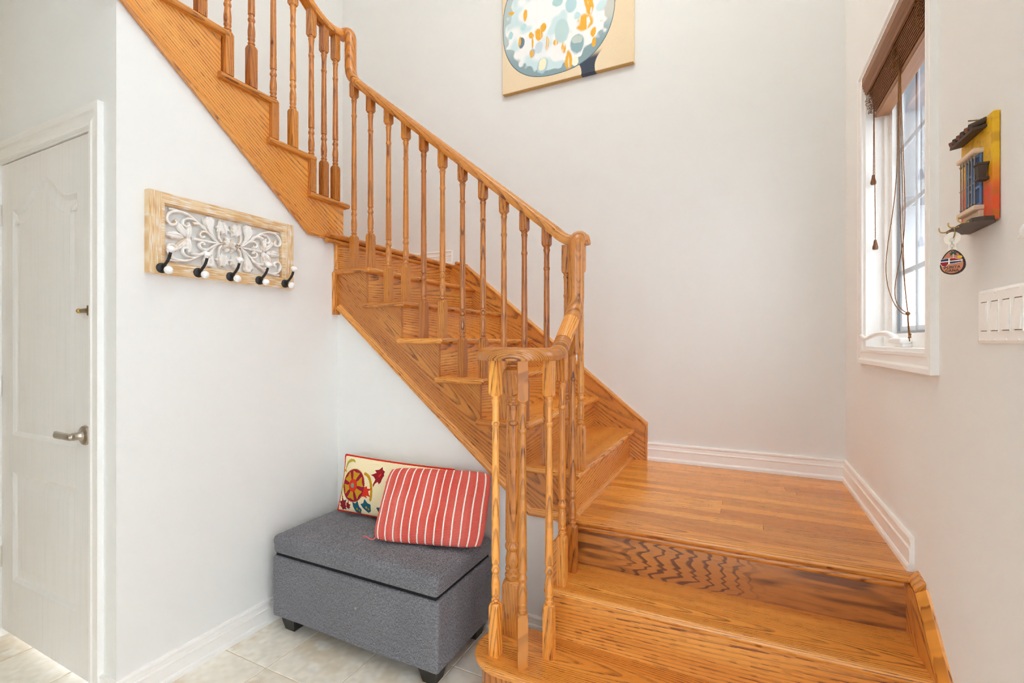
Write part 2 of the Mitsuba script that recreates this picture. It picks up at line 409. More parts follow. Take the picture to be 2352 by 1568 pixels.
# window in the right wall -------------------------------------------------
y0, y1, z0, z1 = 1.690, 2.462, 1.232, 2.352
CP = [(0, 0), (0.014, 0), (0.014, 0.010), (0.010, 0.014), (0.012, 0.036), (0.018, 0.044), (0.019, 0.058), (0, 0.058)]   # (out of wall, away from opening)
def casing_side(a, b, away):
    """mitred casing piece from a to b (y,z), away = unit vector away from the opening"""
    a, b, away = np.array(a, float), np.array(b, float), np.array(away, float)
    d = (b - a) / np.linalg.norm(b - a)
    rings = []
    for P, s in ((a, -1), (b, 1)):
        rings.append([[XR - o, *(P + away * w + d * s * w)] for o, w in CP])
    return skin(np.array(rings, float))
wk = 'window_1'
labels[wk] = {'label': 'narrow white casement window in the right wall', 'kind': 'structure', 'category': 'window'}
for a, b, aw in (((y0, z0), (y1, z0), (0, -1)), ((y0, z1), (y1, z1), (0, 1)), ((y0, z0), (y0, z1), (-1, 0)), ((y1, z0), (y1, z1), (1, 0))):
    add(wk + '__casing', casing_side(a, b, aw), 'paint_trim', 20)
J = 0.012
add(wk + '__jamb', mbox(XR - 0.002, XR + 0.10, y1 - J, y1, z0, z1), 'paint_trim', False)
add(wk + '__jamb', mbox(XR - 0.002, XR + 0.10, y0, y0 + J, z0, z1), 'paint_trim', False)
add(wk + '__jamb', mbox(XR - 0.002, XR + 0.10, y0, y1, z1 - J, z1), 'paint_trim', False)
add(wk + '__sill', mbox(XR - 0.002, XR + 0.10, y0, y1, z0, z0 + J), 'paint_trim', False)
def ring_x(ya, yb, za, zb, w, xa, xb):
    return prism(sbox(ya, za, yb, zb).difference(sbox(ya + w, za + w, yb - w, zb - w)), 'x', xa, xb)
fy0, fy1, fz0, fz1 = y0 + J, y1 - J, z0 + J, z1 - J
add(wk + '__frame', ring_x(fy0, fy1, fz0, fz1, 0.022, XR + 0.060, XR + 0.112), 'vinyl', False)
add(wk + '__sash', ring_x(fy0 + 0.018, fy1 - 0.018, fz0 + 0.018, fz1 - 0.018, 0.034, XR + 0.076, XR + 0.112), 'vinyl', False)
add(wk + '__gasket', ring_x(fy0 + 0.050, fy1 - 0.050, fz0 + 0.050, fz1 - 0.050, 0.012, XR + 0.092, XR + 0.100), 'gasket', False)
add(wk + '__screen_frame', ring_x(fy0 + 0.060, fy1 - 0.060, fz0 + 0.060, fz1 - 0.060, 0.020, XR + 0.101, XR + 0.106), 'screen_frame', False)
py0, py1, pz0, pz1 = fy0 + 0.052, fy1 - 0.052, fz0 + 0.052, fz1 - 0.052
add(wk + '__pane', trimesh.Trimesh([[XR + 0.097, py0, pz0], [XR + 0.097, py1, pz0], [XR + 0.097, py1, pz1], [XR + 0.097, py0, pz1]], [[0, 1, 2], [0, 2, 3]], process=False), 'pane', False)
for z in (1.537, 1.789, 2.031):
    add(wk + '__muntin', cbox(XR + 0.098, XR + 0.106, py0, py1, z - 0.010, z + 0.010, 0.002), 'gasket', False)
for y in (2.187, 1.963):
    add(wk + '__muntin', cbox(XR + 0.098, XR + 0.106, y - 0.010, y + 0.010, pz0, pz1, 0.002), 'gasket', False)
for z in (1.36, 2.12):
    add(wk + '__sash_lock', rbox(XR + 0.070, XR + 0.080, fy1 - 0.030, fy1 - 0.016, z, z + 0.030, 0.002), 'vinyl')
# crank
hb = add(wk + '__crank_handle', cat(rbox(XR + 0.030, XR + 0.062, 2.085, 2.175, z0 + J, z0 + J + 0.016, 0.004), rbox(XR + 0.022, XR + 0.058, 2.080, 2.225, z0 + J + 0.014, z0 + J + 0.034, 0.006)), 'vinyl')
cp = spline([(XR + 0.044, 2.215, z0 + 0.042), (XR + 0.034, 2.260, z0 + 0.060), (XR + 0.020, 2.330, z0 + 0.064), (XR + 0.006, 2.400, z0 + 0.052), (XR - 0.006, 2.452, z0 + 0.046), (XR - 0.012, 2.472, z0 + 0.060)], 30)
add(wk + '__crank_handle__lever', tube(cp, np.r_[np.linspace(0.012, 0.008, 24), np.linspace(0.008, 0.0095, 6)], 10), 'vinyl')

# glazed entrance opening beside the viewer (outside the frame): door lite and transom in the right wall
for nm, o, lab in (('window_2', OD, 'glazed entrance door beside the viewer'), ('window_3', OT, 'tall transom window above the entrance')):
    a, b, c, d = o.bounds
    labels[nm] = {'label': lab, 'kind': 'structure', 'category': 'window'}
    add(nm + '__frame', cat(ring_x(a, c, b, d, 0.07, XR + 0.02, XR + 0.09), prism(sbox((a + c) / 2 - 0.03, b, (a + c) / 2 + 0.03, d), 'x', XR + 0.02, XR + 0.09)), 'vinyl', False)
    add(nm + '__pane', trimesh.Trimesh([[XR + 0.055, a, b], [XR + 0.055, c, b], [XR + 0.055, c, d], [XR + 0.055, a, d]], [[0, 1, 2], [0, 2, 3]], process=False), 'pane', False)

a, b, c, d = OF.bounds
labels['window_4'] = {'label': 'window behind the viewer', 'kind': 'structure', 'category': 'window'}
add('window_4__frame', prism(sbox(a, b, c, d).difference(sbox(a + 0.07, b + 0.07, (a + c) / 2 - 0.03, d - 0.07)).difference(sbox((a + c) / 2 + 0.03, b + 0.07, c - 0.07, d - 0.07)), 'y', YF - 0.09, YF - 0.02), 'vinyl', False)
add('window_4__pane', trimesh.Trimesh([[a, YF - 0.055, b], [c, YF - 0.055, b], [c, YF - 0.055, d], [a, YF - 0.055, d]], [[0, 1, 2], [0, 2, 3]], process=False), 'pane', False)
# the neighbour's house seen through the window
nh = 'neighbour_house'
tag(nh, "pale neighbouring house with a grey roof, seen through the window", 'house')
plain('siding', (0.42, 0.43, 0.44), 0.8); plain('roofing', (0.13, 0.135, 0.14), 0.9); plain('snow', (0.8, 0.82, 0.85), 0.9)
add(nh + '__wall', mbox(1.3, 7.0, 9.0, 13.0, -0.4, 3.3), 'siding', False)
add(nh + '__roof', prism([(8.4, 3.3), (13.6, 3.3), (11.0, 6.6)], 'x', 1.0, 7.3), 'roofing', False)
for i in range(3): add(nh + '__window', mbox(1.9 + 1.7 * i, 2.9 + 1.7 * i, 8.97, 9.02, 0.9, 2.3), 'snow', False)
struct('floor_outside', mbox(XR + W + 0.3, 30, -20, 40, -0.6, -0.4), 'snow', 'snowy ground outside the window')
# door in the hall wall --------------------------------------------------
dk = 'door_1'
labels[dk] = {'label': 'white two-panel door with arched top panel', 'kind': 'structure', 'category': 'door'}
dx0, dx1, dz0, dz1, dy = -2.855, -2.088, 0.034, 2.018, YD + 0.006
def inset(P, d):
    P = np.asarray(P, float); n = len(P); out = []
    for i in range(n):
        a, b, c = P[i - 1], P[i], P[(i + 1) % n]
        e1, e2 = (b - a) / np.linalg.norm(b - a), (c - b) / np.linalg.norm(c - b)
        n1, n2 = np.array([-e1[1], e1[0]]), np.array([-e2[1], e2[0]])
        m = n1 + n2; m /= np.linalg.norm(m)
        out.append(b + m * d / max(0.35, m @ n1))
    return np.array(out)
px0, px1 = -2.752, -2.206
xs = np.linspace(px1, px0, 41)
arch = [(x, 1.815 + 0.098 * (0.5 + 0.5 * math.cos(PI * min(1, abs((x - (px0 + px1) / 2)) / 0.205)))) for x in xs]
P_up = [(px0, 0.872), (px1, 0.872)] + arch
P_lo = [(px0, 0.262), (px1, 0.262), (px1, 0.722), (px0, 0.722)]
slab = Polygon([(dx0, dz0), (dx1, dz0), (dx1, dz1), (dx0, dz1)]).difference(Polygon(P_up)).difference(Polygon(P_lo))
add(dk + '__slab', prism(slab, 'y', dy, dy + 0.036), 'paint_door', False)
for P in (P_up, P_lo):
    L = [(0, 0.0), (0.010, 0.004), (0.018, 0.0095), (0.034, 0.0095), (0.044, 0.0065), (0.062, 0.0035)]
    rings = np.array([[[q[0], dy + dd, q[1]] for q in inset(P, w)] for w, dd in L])
    k, n = rings.shape[:2]
    V = rings.reshape(-1, 3); Fq = []
    for i in range(k - 1):
        for j in range(n):
            a, b, c, d = i * n + j, i * n + (j + 1) % n, (i + 1) * n + (j + 1) % n, (i + 1) * n + j
            Fq += [[a, b, c], [a, c, d]]
    inner = Polygon(inset(P, L[-1][0]))
    cap = prism(inner, 'y', dy + L[-1][1], dy + 0.02)
    add(dk + '__panel', cat(trimesh.Trimesh(V, Fq, process=False), cap), 'paint_door', 25)
# casing of the door
DCP = [(0, 0), (0.013, 0), (0.013, 0.012), (0.009, 0.016), (0.011, 0.040), (0.017, 0.048), (0.018, 0.072), (0, 0.072)]
def dcasing(a, b, away, m0, m1):
    a, b, away = np.array(a, float), np.array(b, float), np.array(away, float)
    d = (b - a) / np.linalg.norm(b - a); rings = []
    for P, s in ((a, -m0), (b, m1)):
        rings.append([[(P + away * w + d * s * w)[0], YD - o, (P + away * w + d * s * w)[1]] for o, w in DCP])
    return skin(np.array(rings, float))
tr = 'trim_1'
labels[tr] = {'label': 'white moulded casing around the door', 'kind': 'structure', 'category': 'trim'}
add(tr + '__side', dcasing((-2.076, 0.0), (-2.076, 2.030), (1, 0), 0, 1), 'paint_trim', 20)
add(tr + '__side', dcasing((-2.866, 0.0), (-2.866, 2.030), (-1, 0), 0, 1), 'paint_trim', 20)
add(tr + '__head', dcasing((-2.866, 2.030), (-2.076, 2.030), (0, 1), 1, 1), 'paint_trim', 20)
add(tr + '__jamb', cat(mbox(-2.084, -2.074, YD + 0.0, YD + 0.09, 0, 2.03), mbox(-2.868, -2.858, YD, YD + 0.09, 0, 2.03), mbox(-2.868, -2.074, YD, YD + 0.09, 2.022, 2.034)), 'paint_trim', False)
# lever handle, latch, hinges
hx, hz = -2.142, 0.925
ros = lathe([(0.036, 0), (0.036, 0.004), (0.033, 0.009), (0.020, 0.013), (0.014, 0.022), (0.0135, 0.040)], 32)
hk = add(dk + '__handle', xf(ros, frame([hx, dy, hz], [1, 0, 0], [0, 0, 1], [0, -1, 0])), 'nickel', 35)
lev = Manifold.batch_hull([sph((hx + 0.004, dy - 0.044, hz), 0.0125, 20), sph((hx - 0.020, dy - 0.046, hz), 0.0125, 20)])
lev2 = cyl((hx - 0.018, dy - 0.046, hz), (hx - 0.092, dy - 0.046, hz), 0.0125, 24)
tip = Manifold.hull_points(np.vstack([np.array([[hx - 0.092, dy - 0.046 + 0.0125 * math.cos(a), hz + 0.0125 * math.sin(a)] for a in np.linspace(0, 2 * PI, 24)]),
                                      np.array([[hx - 0.128, dy - 0.046 + 0.006 + 0.004 * math.cos(a), hz + 0.011 * math.sin(a)] for a in np.linspace(0, 2 * PI, 24)])]))
add(dk + '__handle__lever', cat(lev, lev2, tip), 'nickel', 35)
add(dk + '__strike', rbox(dx1 - 0.004, dx1 + 0.003, dy - 0.003, dy + 0.01, 0.90, 0.955, 0.001), 'old_brass')
lk = add(dk + '__latch', cat(rbox(-2.108, -2.082, dy - 0.012, dy, 1.358, 1.394, 0.002), cyl((-2.10, dy - 0.010, 1.376), (-2.150, dy - 0.010, 1.376), 0.009, 14, 0.007)), 'old_brass')
add(dk + '__latch__knob', cat(cyl((-2.148, dy - 0.010, 1.376), (-2.163, dy - 0.010, 1.376), 0.004, 12), sph((-2.166, dy - 0.010, 1.376), 0.009, 14)), 'brass')
for z in (0.30, 1.03, 1.76):
    add(dk + '__hinge', cyl((dx0 - 0.004, dy - 0.004, z), (dx0 - 0.004, dy - 0.004, z + 0.09), 0.007, 12), 'steel')

# ------------------------------------------------------------------ staircase
st = 'staircase'
tag(st, 'honey-oak staircase winding around the corner from the bullnose step up past the landing', 'staircase')
NR, TT = 0.0135, 0.027          # nosing radius, tread thickness
def tread2(n):
    """tread n of the second flight: nose faces +x, return on -y side"""
    zt = HL + R2 * n; xn = -0.575 - RUN2 * (n - 1); xb = xn - RUN2 - 0.030; yf = 1.806; yb = YB - 0.022
    zc = zt - NR
    front = cyl((xn - NR, yf + NR, zc), (xn - NR, yb, zc), NR, 20)
    full = Manifold.batch_hull([sph((xn - NR, yf + NR, zc), NR, 20), front, cyl((xn - NR, yf + NR, zc), (xb, yf + NR, zc), NR, 20), mbox(xb, xb + 0.01, yb - 0.01, yb, zt - TT, zt)])
    cut = Polygon([(xn + 0.03, yf - 0.03), (xn - 0.036, yf + 0.036), (xb - 1, yf + 0.036), (xb - 1, yf - 0.3), (xn + 0.03, yf - 0.3)])
    cut = Manifold.extrude(CrossSection([np.array(cut.exterior.coords)[:-1][::-1 if not cut.exterior.is_ccw else 1]]), 1.0).translate([0, 0, zt - 0.5])
    ret = full ^ cut
    ret = ret + (cyl((xb + 0.01, yf + NR, zc), (xb - 0.012, yf + NR, zc), NR, 20) + mbox(xb - 0.012, xb + 0.01, yf + NR, yf + 0.030, zt - TT, zt))
    return full - cut, ret, zt, xn, xb
tones2 = [3, 3, 2, 3, 3, 4, 3]
rtones = [4, 3, 5, 3, 2, 5, 4]
for n in range(1, 7):
    t_, r_, zt, xn, xb = tread2(n)
    wood(st + '__tread', t_, (0, 1, 0), tones2[n], 40)
    wood(st + '__return_nosing', r_, (1, 0, 0), rtones[n], 40)
    # riser under this tread, cove under the nosing
    zb = zt - R2
    wood(st + '__riser', mbox(xn - 0.048, xn - 0.030, 1.8395, YB - 0.022, zb, zt - TT), (0, 1, 0), [3, 3, 3, 2, 2, 2, 3][n])
# riser below the second landing, landing and its edge
xn7 = -0.575 - RUN2 * 6 + 0.036
wood(st + '__riser', mbox(xn7 - 0.048, xn7 - 0.030, 1.815, YB - 0.022, HL + R2 * 6, HL2 - TT), (0, 1, 0), 3, mat='oak')
zc = HL2 - NR
nosing = cyl((xn7 - NR, 1.735, zc), (xn7 - NR, YB - 0.022, zc), NR, 20) + mbox(xn7 - 0.060, xn7 - NR, 1.80, YB - 0.022, HL2 - TT, HL2)
wood(st + '__landing_nosing', nosing, (0, 1, 0), 4, 40)
cove = cyl((xn7 - 0.026, 1.735, HL2 - 0.040), (xn7 - 0.026, YB - 0.022, HL2 - 0.040), 0.012, 16)
wood(st + '__cove_moulding', cove, (0, 1, 0), 4, 40)
yy = Y2 + 0.012
while yy < YB - 0.02:
    wood(st + '__upper_landing_plank', mbox(XUL, xn7 - 0.061, yy, min(yy + 0.057, YB) - 0.0006, HL2 - 0.02, HL2), (1, 0, 0), 3, mat='oak_floor')
    yy += 0.057

# stringer of the second flight (sawtooth) and its cap moulding
def low2(x): return 0.545 + 0.816 * (-0.800 - x)
saw = [(-0.623, 0.545), (-0.800, 0.545), (-1.914, low2(-1.914))]
top = []
for n in range(6, 0, -1):
    zt = HL + R2 * n; xn = -0.575 - RUN2 * (n - 1)
    xprev = xn - RUN2 - 0.030
    top += [(max(xprev, -1.914) if n == 6 else xprev, zt - TT), (xn - 0.030, zt - TT)]
saw += top + [(-0.605, HL), (-0.605, 0.545)]
saw = Polygon(saw).buffer(0)
gs = (1, 0, -0.816)
wood(st + '__stringer', prism(saw, 'y', 1.824, 1.842), gs, 5)
cap_prof = [(0, 0), (0.012, 0.001), (0.016, 0.006), (0.016, 0.016), (0.011, 0.023), (0.005, 0.030), (0.0, 0.034)]   # (out toward viewer, up the face)
def cap_run(pts):
    """moulding along the lower edge of the stringer on the plane y = 1.824; pts (x,z)"""
    pts = np.array(pts, float); rings = []
    for i, P in enumerate(pts):
        d1 = pts[i] - pts[i - 1] if i > 0 else pts[1] - pts[0]; d2 = pts[i + 1] - pts[i] if i < len(pts) - 1 else d1
        d1 /= np.linalg.norm(d1); d2 /= np.linalg.norm(d2)
        n1, n2 = np.array([-d1[1], d1[0]]), np.array([-d2[1], d2[0]])
        m = (n1 + n2); m /= np.linalg.norm(m); m /= m @ n1
        rings.append([[(P + m * w)[0], 1.826 - o, (P + m * w)[1]] for o, w in cap_prof])
    return skin(np.array(rings))
def toward(pts):  # make sure the moulding rises into the stringer
    return cap_run(pts)
wood(st + '__stringer_moulding', toward([(-1.905, low2(-1.905) - 0.012), (-0.806, 0.533)]), gs, 3, 40)
wood(st + '__stringer_moulding', toward([(-0.806, 0.533), (-0.640, 0.533)]), (1, 0, 0), 3, 40)
wood(st + '__corner_trim', cbox(XL - 0.002, XL + 0.016, 1.800, 1.842, 1.405, 1.625, 0.002), (0, 0, 1), 3)
wood(st + '__corner_trim', cbox(XL + 0.002, XL + 0.022, 1.812, 1.842, 1.640, 1.79, 0.002), (0, 0, 1), 2)

# wall skirt along the back wall beside the second flight, with its cap
sk = [(-0.512, HL), (-0.512, 0.765), (-1.770, 0.765 + 0.82 * 1.258), (-1.83, 1.815), (xn7 - 0.05, 1.815), (xn7 - 0.05, 1.45), (-0.86, HL)]
wood(st + '__wall_skirt', prism(sk, 'y', YB - 0.022, YB), gs, 3)
def skirt_cap(p0, p1):
    p0, p1 = np.array(p0), np.array(p1); d = (p1 - p0) / np.linalg.norm(p1 - p0); nrm = np.array([-d[1], d[0]])
    if nrm[1] < 0: nrm = -nrm
    pr = [(0.0, -0.004), (0.024, -0.004), (0.030, 0.002), (0.030, 0.010), (0.024, 0.016), (0.0, 0.018)]
    return skin(np.array([[[(P + nrm * b)[0], YB - a, (P + nrm * b)[1]] for a, b in pr] for P in (p0, p1)]))
wood(st + '__skirt_cap', skirt_cap((-0.510, 0.765), (-1.765, 0.765 + 0.82 * 1.255)), gs, 2, 40)
wood(st + '__skirt_cap', skirt_cap((-1.758, 1.795), (-1.845, 1.822)), (1, 0, 0), 3, 40)
wood(st + '__skirt_end', cbox(-0.514, -0.502, YB - 0.028, YB, HL, 0.772, 0.002), (0, 0, 1), 4)

# third flight: nose faces +y, return on the +x side
for n in range(1, 6):
    zt = HL2 + R3 * n; yn = 1.899 - RUN3 * (n - 1); ybk = yn - RUN3 - 0.030; xo = -1.884; xi = XUL + 0.002
    if n == 5: ybk = yn - 0.055
    zc = zt - NR
    full = Manifold.batch_hull([sph((xo - NR, yn - NR, zc), NR, 20), cyl((xo - NR, yn - NR, zc), (xi, yn - NR, zc), NR, 20), cyl((xo - NR, yn - NR, zc), (xo - NR, ybk, zc), NR, 20), mbox(xi, xi + 0.01, ybk, ybk + 0.01, zt - TT, zt)])
    cut = mbox(xo - 0.036, xo + 0.1, ybk - 0.3, yn + 0.1, zt - 0.1, zt + 0.1)
    wood(st + '__tread', full - cut, (1, 0, 0), 3, 40)
    ret = full ^ cut
    ret = ret + cyl((xo - NR, ybk + 0.01, zc), (xo - NR, ybk - 0.014, zc), NR, 20) + mbox(xo - 0.030, xo - NR, ybk - 0.014, ybk + 0.01, zt - TT, zt)
    wood(st + '__return_nosing', ret, (0, 1, 0), 4, 40)
    wood(st + '__riser', mbox(xi, XL + 0.004, yn - 0.048, yn - 0.030, zt - R3, zt - TT), (1, 0, 0), 3)
def low3(y): return 1.800 + SLOPE * (1.645 - y)
s3 = [(0.80, low3(0.80)), (1.645, 1.800), (1.871, 1.800)]
t3 = []
for n in range(1, 6):
    zt = HL2 + R3 * n; yn = 1.899 - RUN3 * (n - 1)
    t3 += [(yn - 0.030, zt - TT), (yn - RUN3 - 0.030, zt - TT)]
s3 = Polygon(s3 + [(t3[0][0], 1.80)] + t3 + [(0.80, 2.69)]).buffer(0).intersection(sbox(0.72, 1.0, 1.9, 2.70))
wood(st + '__stringer', prism(s3, 'x', XL - 0.006, XL + 0.010), (0, 1, -SLOPE), 2)
def cap3(pts):
    pts = np.array(pts, float); rings = []
    for i, P in enumerate(pts):
        d1 = pts[i] - pts[i - 1] if i > 0 else pts[1] - pts[0]; d2 = pts[i + 1] - pts[i] if i < len(pts) - 1 else d1
        d1 = d1 / np.linalg.norm(d1); d2 = d2 / np.linalg.norm(d2)
        n1, n2 = np.array([-d1[1], d1[0]]), np.array([-d2[1], d2[0]])
        m = n1 + n2; m /= np.linalg.norm(m); m /= m @ n1
        rings.append([[XL + 0.008 + o * 0.85, (P + m * w)[0], (P + m * w)[1]] for o, w in cap_prof])
    return skin(np.array(rings))
wood(st + '__stringer_moulding', cap3([(0.79, low3(0.79) - 0.010), (1.640, 1.790)]), (0, 1, -SLOPE), 3, 40)
wood(st + '__stringer_moulding', cap3([(1.640, 1.790), (1.765, 1.790)]), (0, 1, 0), 3, 40)

# lower landing: nosing board, cove, planks
xl0 = -0.628
zc = HL - NR
nb = Manifold.batch_hull([cyl((xl0, 1.800 + NR, zc), (XR, 1.800 + NR, zc), NR, 20), mbox(xl0, XR, 1.87, 1.888, HL - TT, HL)])
nb = nb - mbox(XR - 0.019, XR + 0.1, 1.832, 1.95, HL - 0.1, HL - 0.0)
wood(st + '__landing_nosing', nb, (1, 0, 0), 3, 40, mat='oak_floor')
cm = cyl((xl0 - 0.012, 1.822, HL - 0.038), (XR - 0.03, 1.822, HL - 0.038), 0.013, 16)
wood(st + '__cove_moulding', cm, (1, 0, 0), 4, 40)
wood(st + '__cove_moulding', Manifold.batch_hull([cyl((xl0 - 0.016, 1.812, zc), (xl0 + 0.004, 1.812, zc), 0.017, 16), cyl((xl0 - 0.016, 1.824, HL - 0.040), (xl0 + 0.004, 1.824, HL - 0.040), 0.013, 16)]), (1, 0, 0), 6, 40)
rng = random.Random(5)
joints = {0: [], 2: [0.075], 5: [-0.127], 8: [-0.263], 11: [0.230], 14: [0.017]}
PW = 0.0568; row = 0; yy = 1.889
while yy < YB - 0.001:
    ye = min(yy + PW, YB)
    ctr = (yy + ye) / 2
    js = []
    for yj, xj in ((2.672, 0.017), (2.344, -0.263), (2.514, 0.230), (2.185, -0.127), (2.028, 0.075)):
        if yy <= yj < ye: js = [xj]
    if not js and rng.random() < 0.25: js = [rng.uniform(-0.45, 0.35)]
    xs_ = [-0.600] + js + [XR]
    for a, b in zip(xs_[:-1], xs_[1:]):
        wood(st + '__landing_plank', cbox(a + 0.0004, b - 0.0004, yy + 0.0002, ye - 0.0002, HL - 0.02, HL, 0.0006), (1, 0, 0), rng.choice([1, 1, 2, 3, 3, 4, 2]), mat='oak_floor')
    yy += PW; row += 1
# quarter round at the foot of the second flight
qr = Manifold.extrude(CrossSection([np.array([(0, 0)] + [(0.019 * math.cos(a), 0.019 * math.sin(a)) for a in np.linspace(0, PI / 2, 8)])]), YB - 0.025 - 1.815)
qr = xf(qr, frame([-0.605, 1.815, HL], [1, 0, 0], [0, 0, 1], [0, -1, 0]))
qr = xf(qr, frame([0, 0, 0], [1, 0, 0], [0, 1, 0], [0, 0, 1]))
v = np.array(qr.vertices); v[:, 1] = 2 * 1.815 - v[:, 1]; qr = trimesh.Trimesh(v, qr.faces[:, ::-1], process=False)
if qr.volume < 0: qr.invert()
wood(st + '__quarter_round', qr, (0, 1, 0), 2, 40)

# first flight: two treads below the landing
RL = HL / 3
# riser under landing: the bold grain
k = wood(st + '__riser', mbox(-0.600, XR - 0.022, 1.826, 1.842, 2 * RL, HL - TT), (1, 0, 0), 3, mat='oak_bold')
# step 2
zt = 2 * RL; yn = 1.588; zc = zt - NR
full = Manifold.batch_hull([sph((-0.648 + NR, yn + NR, zc), NR, 20), cyl((-0.648 + NR, yn + NR, zc), (XR - 0.022, yn + NR, zc), NR, 20), cyl((-0.648 + NR, yn + NR, zc), (-0.648 + NR, Y2 - 0.002, zc), NR, 20), mbox(XR - 0.032, XR - 0.022, 1.816, 1.826, zt - TT, zt)])
cut = mbox(-0.7, -0.612, yn - 0.1, Y2 + 0.1, zt - 0.1, zt + 0.1)
wood(st + '__tread', full - cut, (1, 0, 0), 2, 40)
wood(st + '__return_nosing', full ^ cut, (0, 1, 0), 4, 40)
wood(st + '__riser', mbox(-0.618, XR - 0.022, yn + 0.030, yn + 0.048, RL, zt - TT), (1, 0, 0), 2)
wood(st + '__stringer', mbox(-0.622, -0.606, yn + 0.031, Y2, RL - 0.18, HL - TT), (0, 1, 0), 4)
# step 1 with its bullnose end
zt = RL
cx, cy, rr = -0.726, 1.4965, 0.1325
ang = np.linspace(PI / 2, 3 * PI / 2, 40)
bull = [(cx + rr * math.cos(a), cy + rr * math.sin(a)) for a in ang]
out1 = Polygon(bull + [(XR - 0.022, cy - rr), (XR - 0.022, 1.636), (cx, 1.636)]).buffer(0)
def pillow_slab(poly, z, th, r):
    """slab whose rim is half-round"""
    Ls = []
    ps = np.array(poly.exterior.coords)[:-1]
    if not poly.exterior.is_ccw: ps = ps[::-1]
    rings = []
    for a in np.linspace(-PI / 2, PI / 2, 9):
        o = r * (1 - math.cos(a)); rings.append([[q[0], q[1], z - r + r * math.sin(a)] for q in inset(ps, o)])
    return skin(np.array(rings))
def fill_slab(poly, z, th, r):
    ps = np.array(poly.exterior.coords)[:-1]
    if not poly.exterior.is_ccw: ps = ps[::-1]
    Vs, Fs, n = [], [], len(ps)
    for a in np.linspace(-PI / 2, PI / 2, 9):
        o = r * (1 - math.cos(a)); Vs += [[q[0], q[1], z - r + r * math.sin(a)] for q in inset(ps, o)]
    for i in range(8):
        for j in range(n):
            a, b, c, d = i * n + j, i * n + (j + 1) % n, (i + 1) * n + (j + 1) % n, (i + 1) * n + j
            Fs += [[a, b, c], [a, c, d]]
    rim = trimesh.Trimesh(Vs, Fs, process=False)
    flat = prism(Polygon(inset(ps, r)), 'z', z - 2 * r, z)
    return cat(rim, flat)
wood(st + '__tread', fill_slab(out1, zt, TT, NR), (1, 0, 0), 2, 40)
body1 = out1.buffer(-0.026)
wood(st + '__riser', prism(body1, 'z', 0.0, zt - TT + 0.001), (0.2, 0.1, 1), 5, 30)
# skirt board of the first flight on the right wall
skr = [(1.30, 0.05), (1.30, 0.16), (1.735, 0.537), (1.800, 0.531), (1.842, 0.531), (1.842, 0.10), (1.60, 0.05)]
wood(st + '__wall_skirt', prism(skr, 'x', XR - 0.022, XR), (0, 1, 0.86), 4)
def rcap(pts, tone):
    pts = np.array(pts, float); pr = [(0.0, -0.003), (0.020, -0.003), (0.024, 0.003), (0.021, 0.010), (0.012, 0.024), (0.006, 0.034), (0.0, 0.036)]
    rings = []
    for i, P in enumerate(pts):
        d1 = pts[i] - pts[i - 1] if i > 0 else pts[1] - pts[0]; d2 = pts[i + 1] - pts[i] if i < len(pts) - 1 else d1
        d1 = d1 / np.linalg.norm(d1); d2 = d2 / np.linalg.norm(d2)
        n1, n2 = np.array([-d1[1], d1[0]]), np.array([-d2[1], d2[0]])
        m = n1 + n2; m /= np.linalg.norm(m); m /= m @ n1
        rings.append([[XR - a, (P + m * b)[0], (P + m * b)[1]] for a, b in pr])
    wood(st + '__skirt_cap', skin(np.array(rings)), (0, 1, 0.86), tone, 40)
rcap([(1.28, 0.145), (1.733, 0.537)], 1)
rcap([(1.733, 0.537), (1.800, 0.545)], 3)

# ------------------------------------------------------------------ railing
rl = 'stair_railing'
tag(rl, 'turned oak stair railing with handrail, balusters and newel post along the open side', 'railing')
S = 0.034
def baluster(H, top_len, s=S, hb=0.180):
    ht = H - top_len
    p = [(0.03, 0), (0.03, hb - 0.0145), (0.0242, hb - 0.014), (0.0225, hb - 0.008), (0.019, hb - 0.003), (0.0150, hb),
         (0.0118, hb + 0.001), (0.0115, hb + 0.006), (0.0140, hb + 0.008), (0.0147, hb + 0.011), (0.0140, hb + 0.014), (0.0116, hb + 0.016), (0.0113, hb + 0.020),
         (0.0125, hb + 0.024), (0.0143, hb + 0.027), (0.0147, hb + 0.030), (0.0140, hb + 0.033), (0.0132, hb + 0.036),
         (0.0143, hb + 0.045), (0.0149, hb + 0.057), (0.0146, hb + 0.067), (0.0132, hb + 0.082), (0.0117, hb + 0.094), (0.0106, hb + 0.101),
         (0.0120, hb + 0.104), (0.0142, hb + 0.109), (0.0148, hb + 0.113), (0.0140, hb + 0.117), (0.0118, hb + 0.124), (0.0106, hb + 0.131), (0.0110, hb + 0.134), (0.0139, hb + 0.136),
         (0.0140, hb + 0.15), (0.0113, ht - 0.106), (0.0113, ht - 0.104), (0.0132, ht - 0.100), (0.0141, ht - 0.095), (0.0132, ht - 0.090), (0.0113, ht - 0.087),
         (0.0115, ht - 0.045), (0.0120, ht - 0.030), (0.0132, ht - 0.022), (0.0143, ht - 0.017), (0.0143, ht - 0.013), (0.0124, ht - 0.010), (0.0124, ht - 0.006), (0.0142, ht - 0.004),
         (0.0142, ht - 0.001), (0.0185, ht + 0.001), (0.0215, ht + 0.005), (0.0243, ht + 0.008), (0.03, ht + 0.0085), (0.03, H + 0.01)]
    body = lathe(p, 28)
    return body ^ Manifold.cube([s, s, H], True).translate([0, 0, H / 2])
def put_baluster(x, y, z, ztop, top_len, rot=0, tone=3):
    m = baluster(ztop - z, top_len)
    m = m.rotate([0, 0, rot]).translate([x, y, z])
    wood(rl + '__baluster', m, (0, 0, 1), tone, 28)
def rail2_top(x): return 2.252 - 0.805 * (x + 1.318)
TONES = [5, 5, 4, 4, 6, 4, 6, 5, 5, 6, 6]
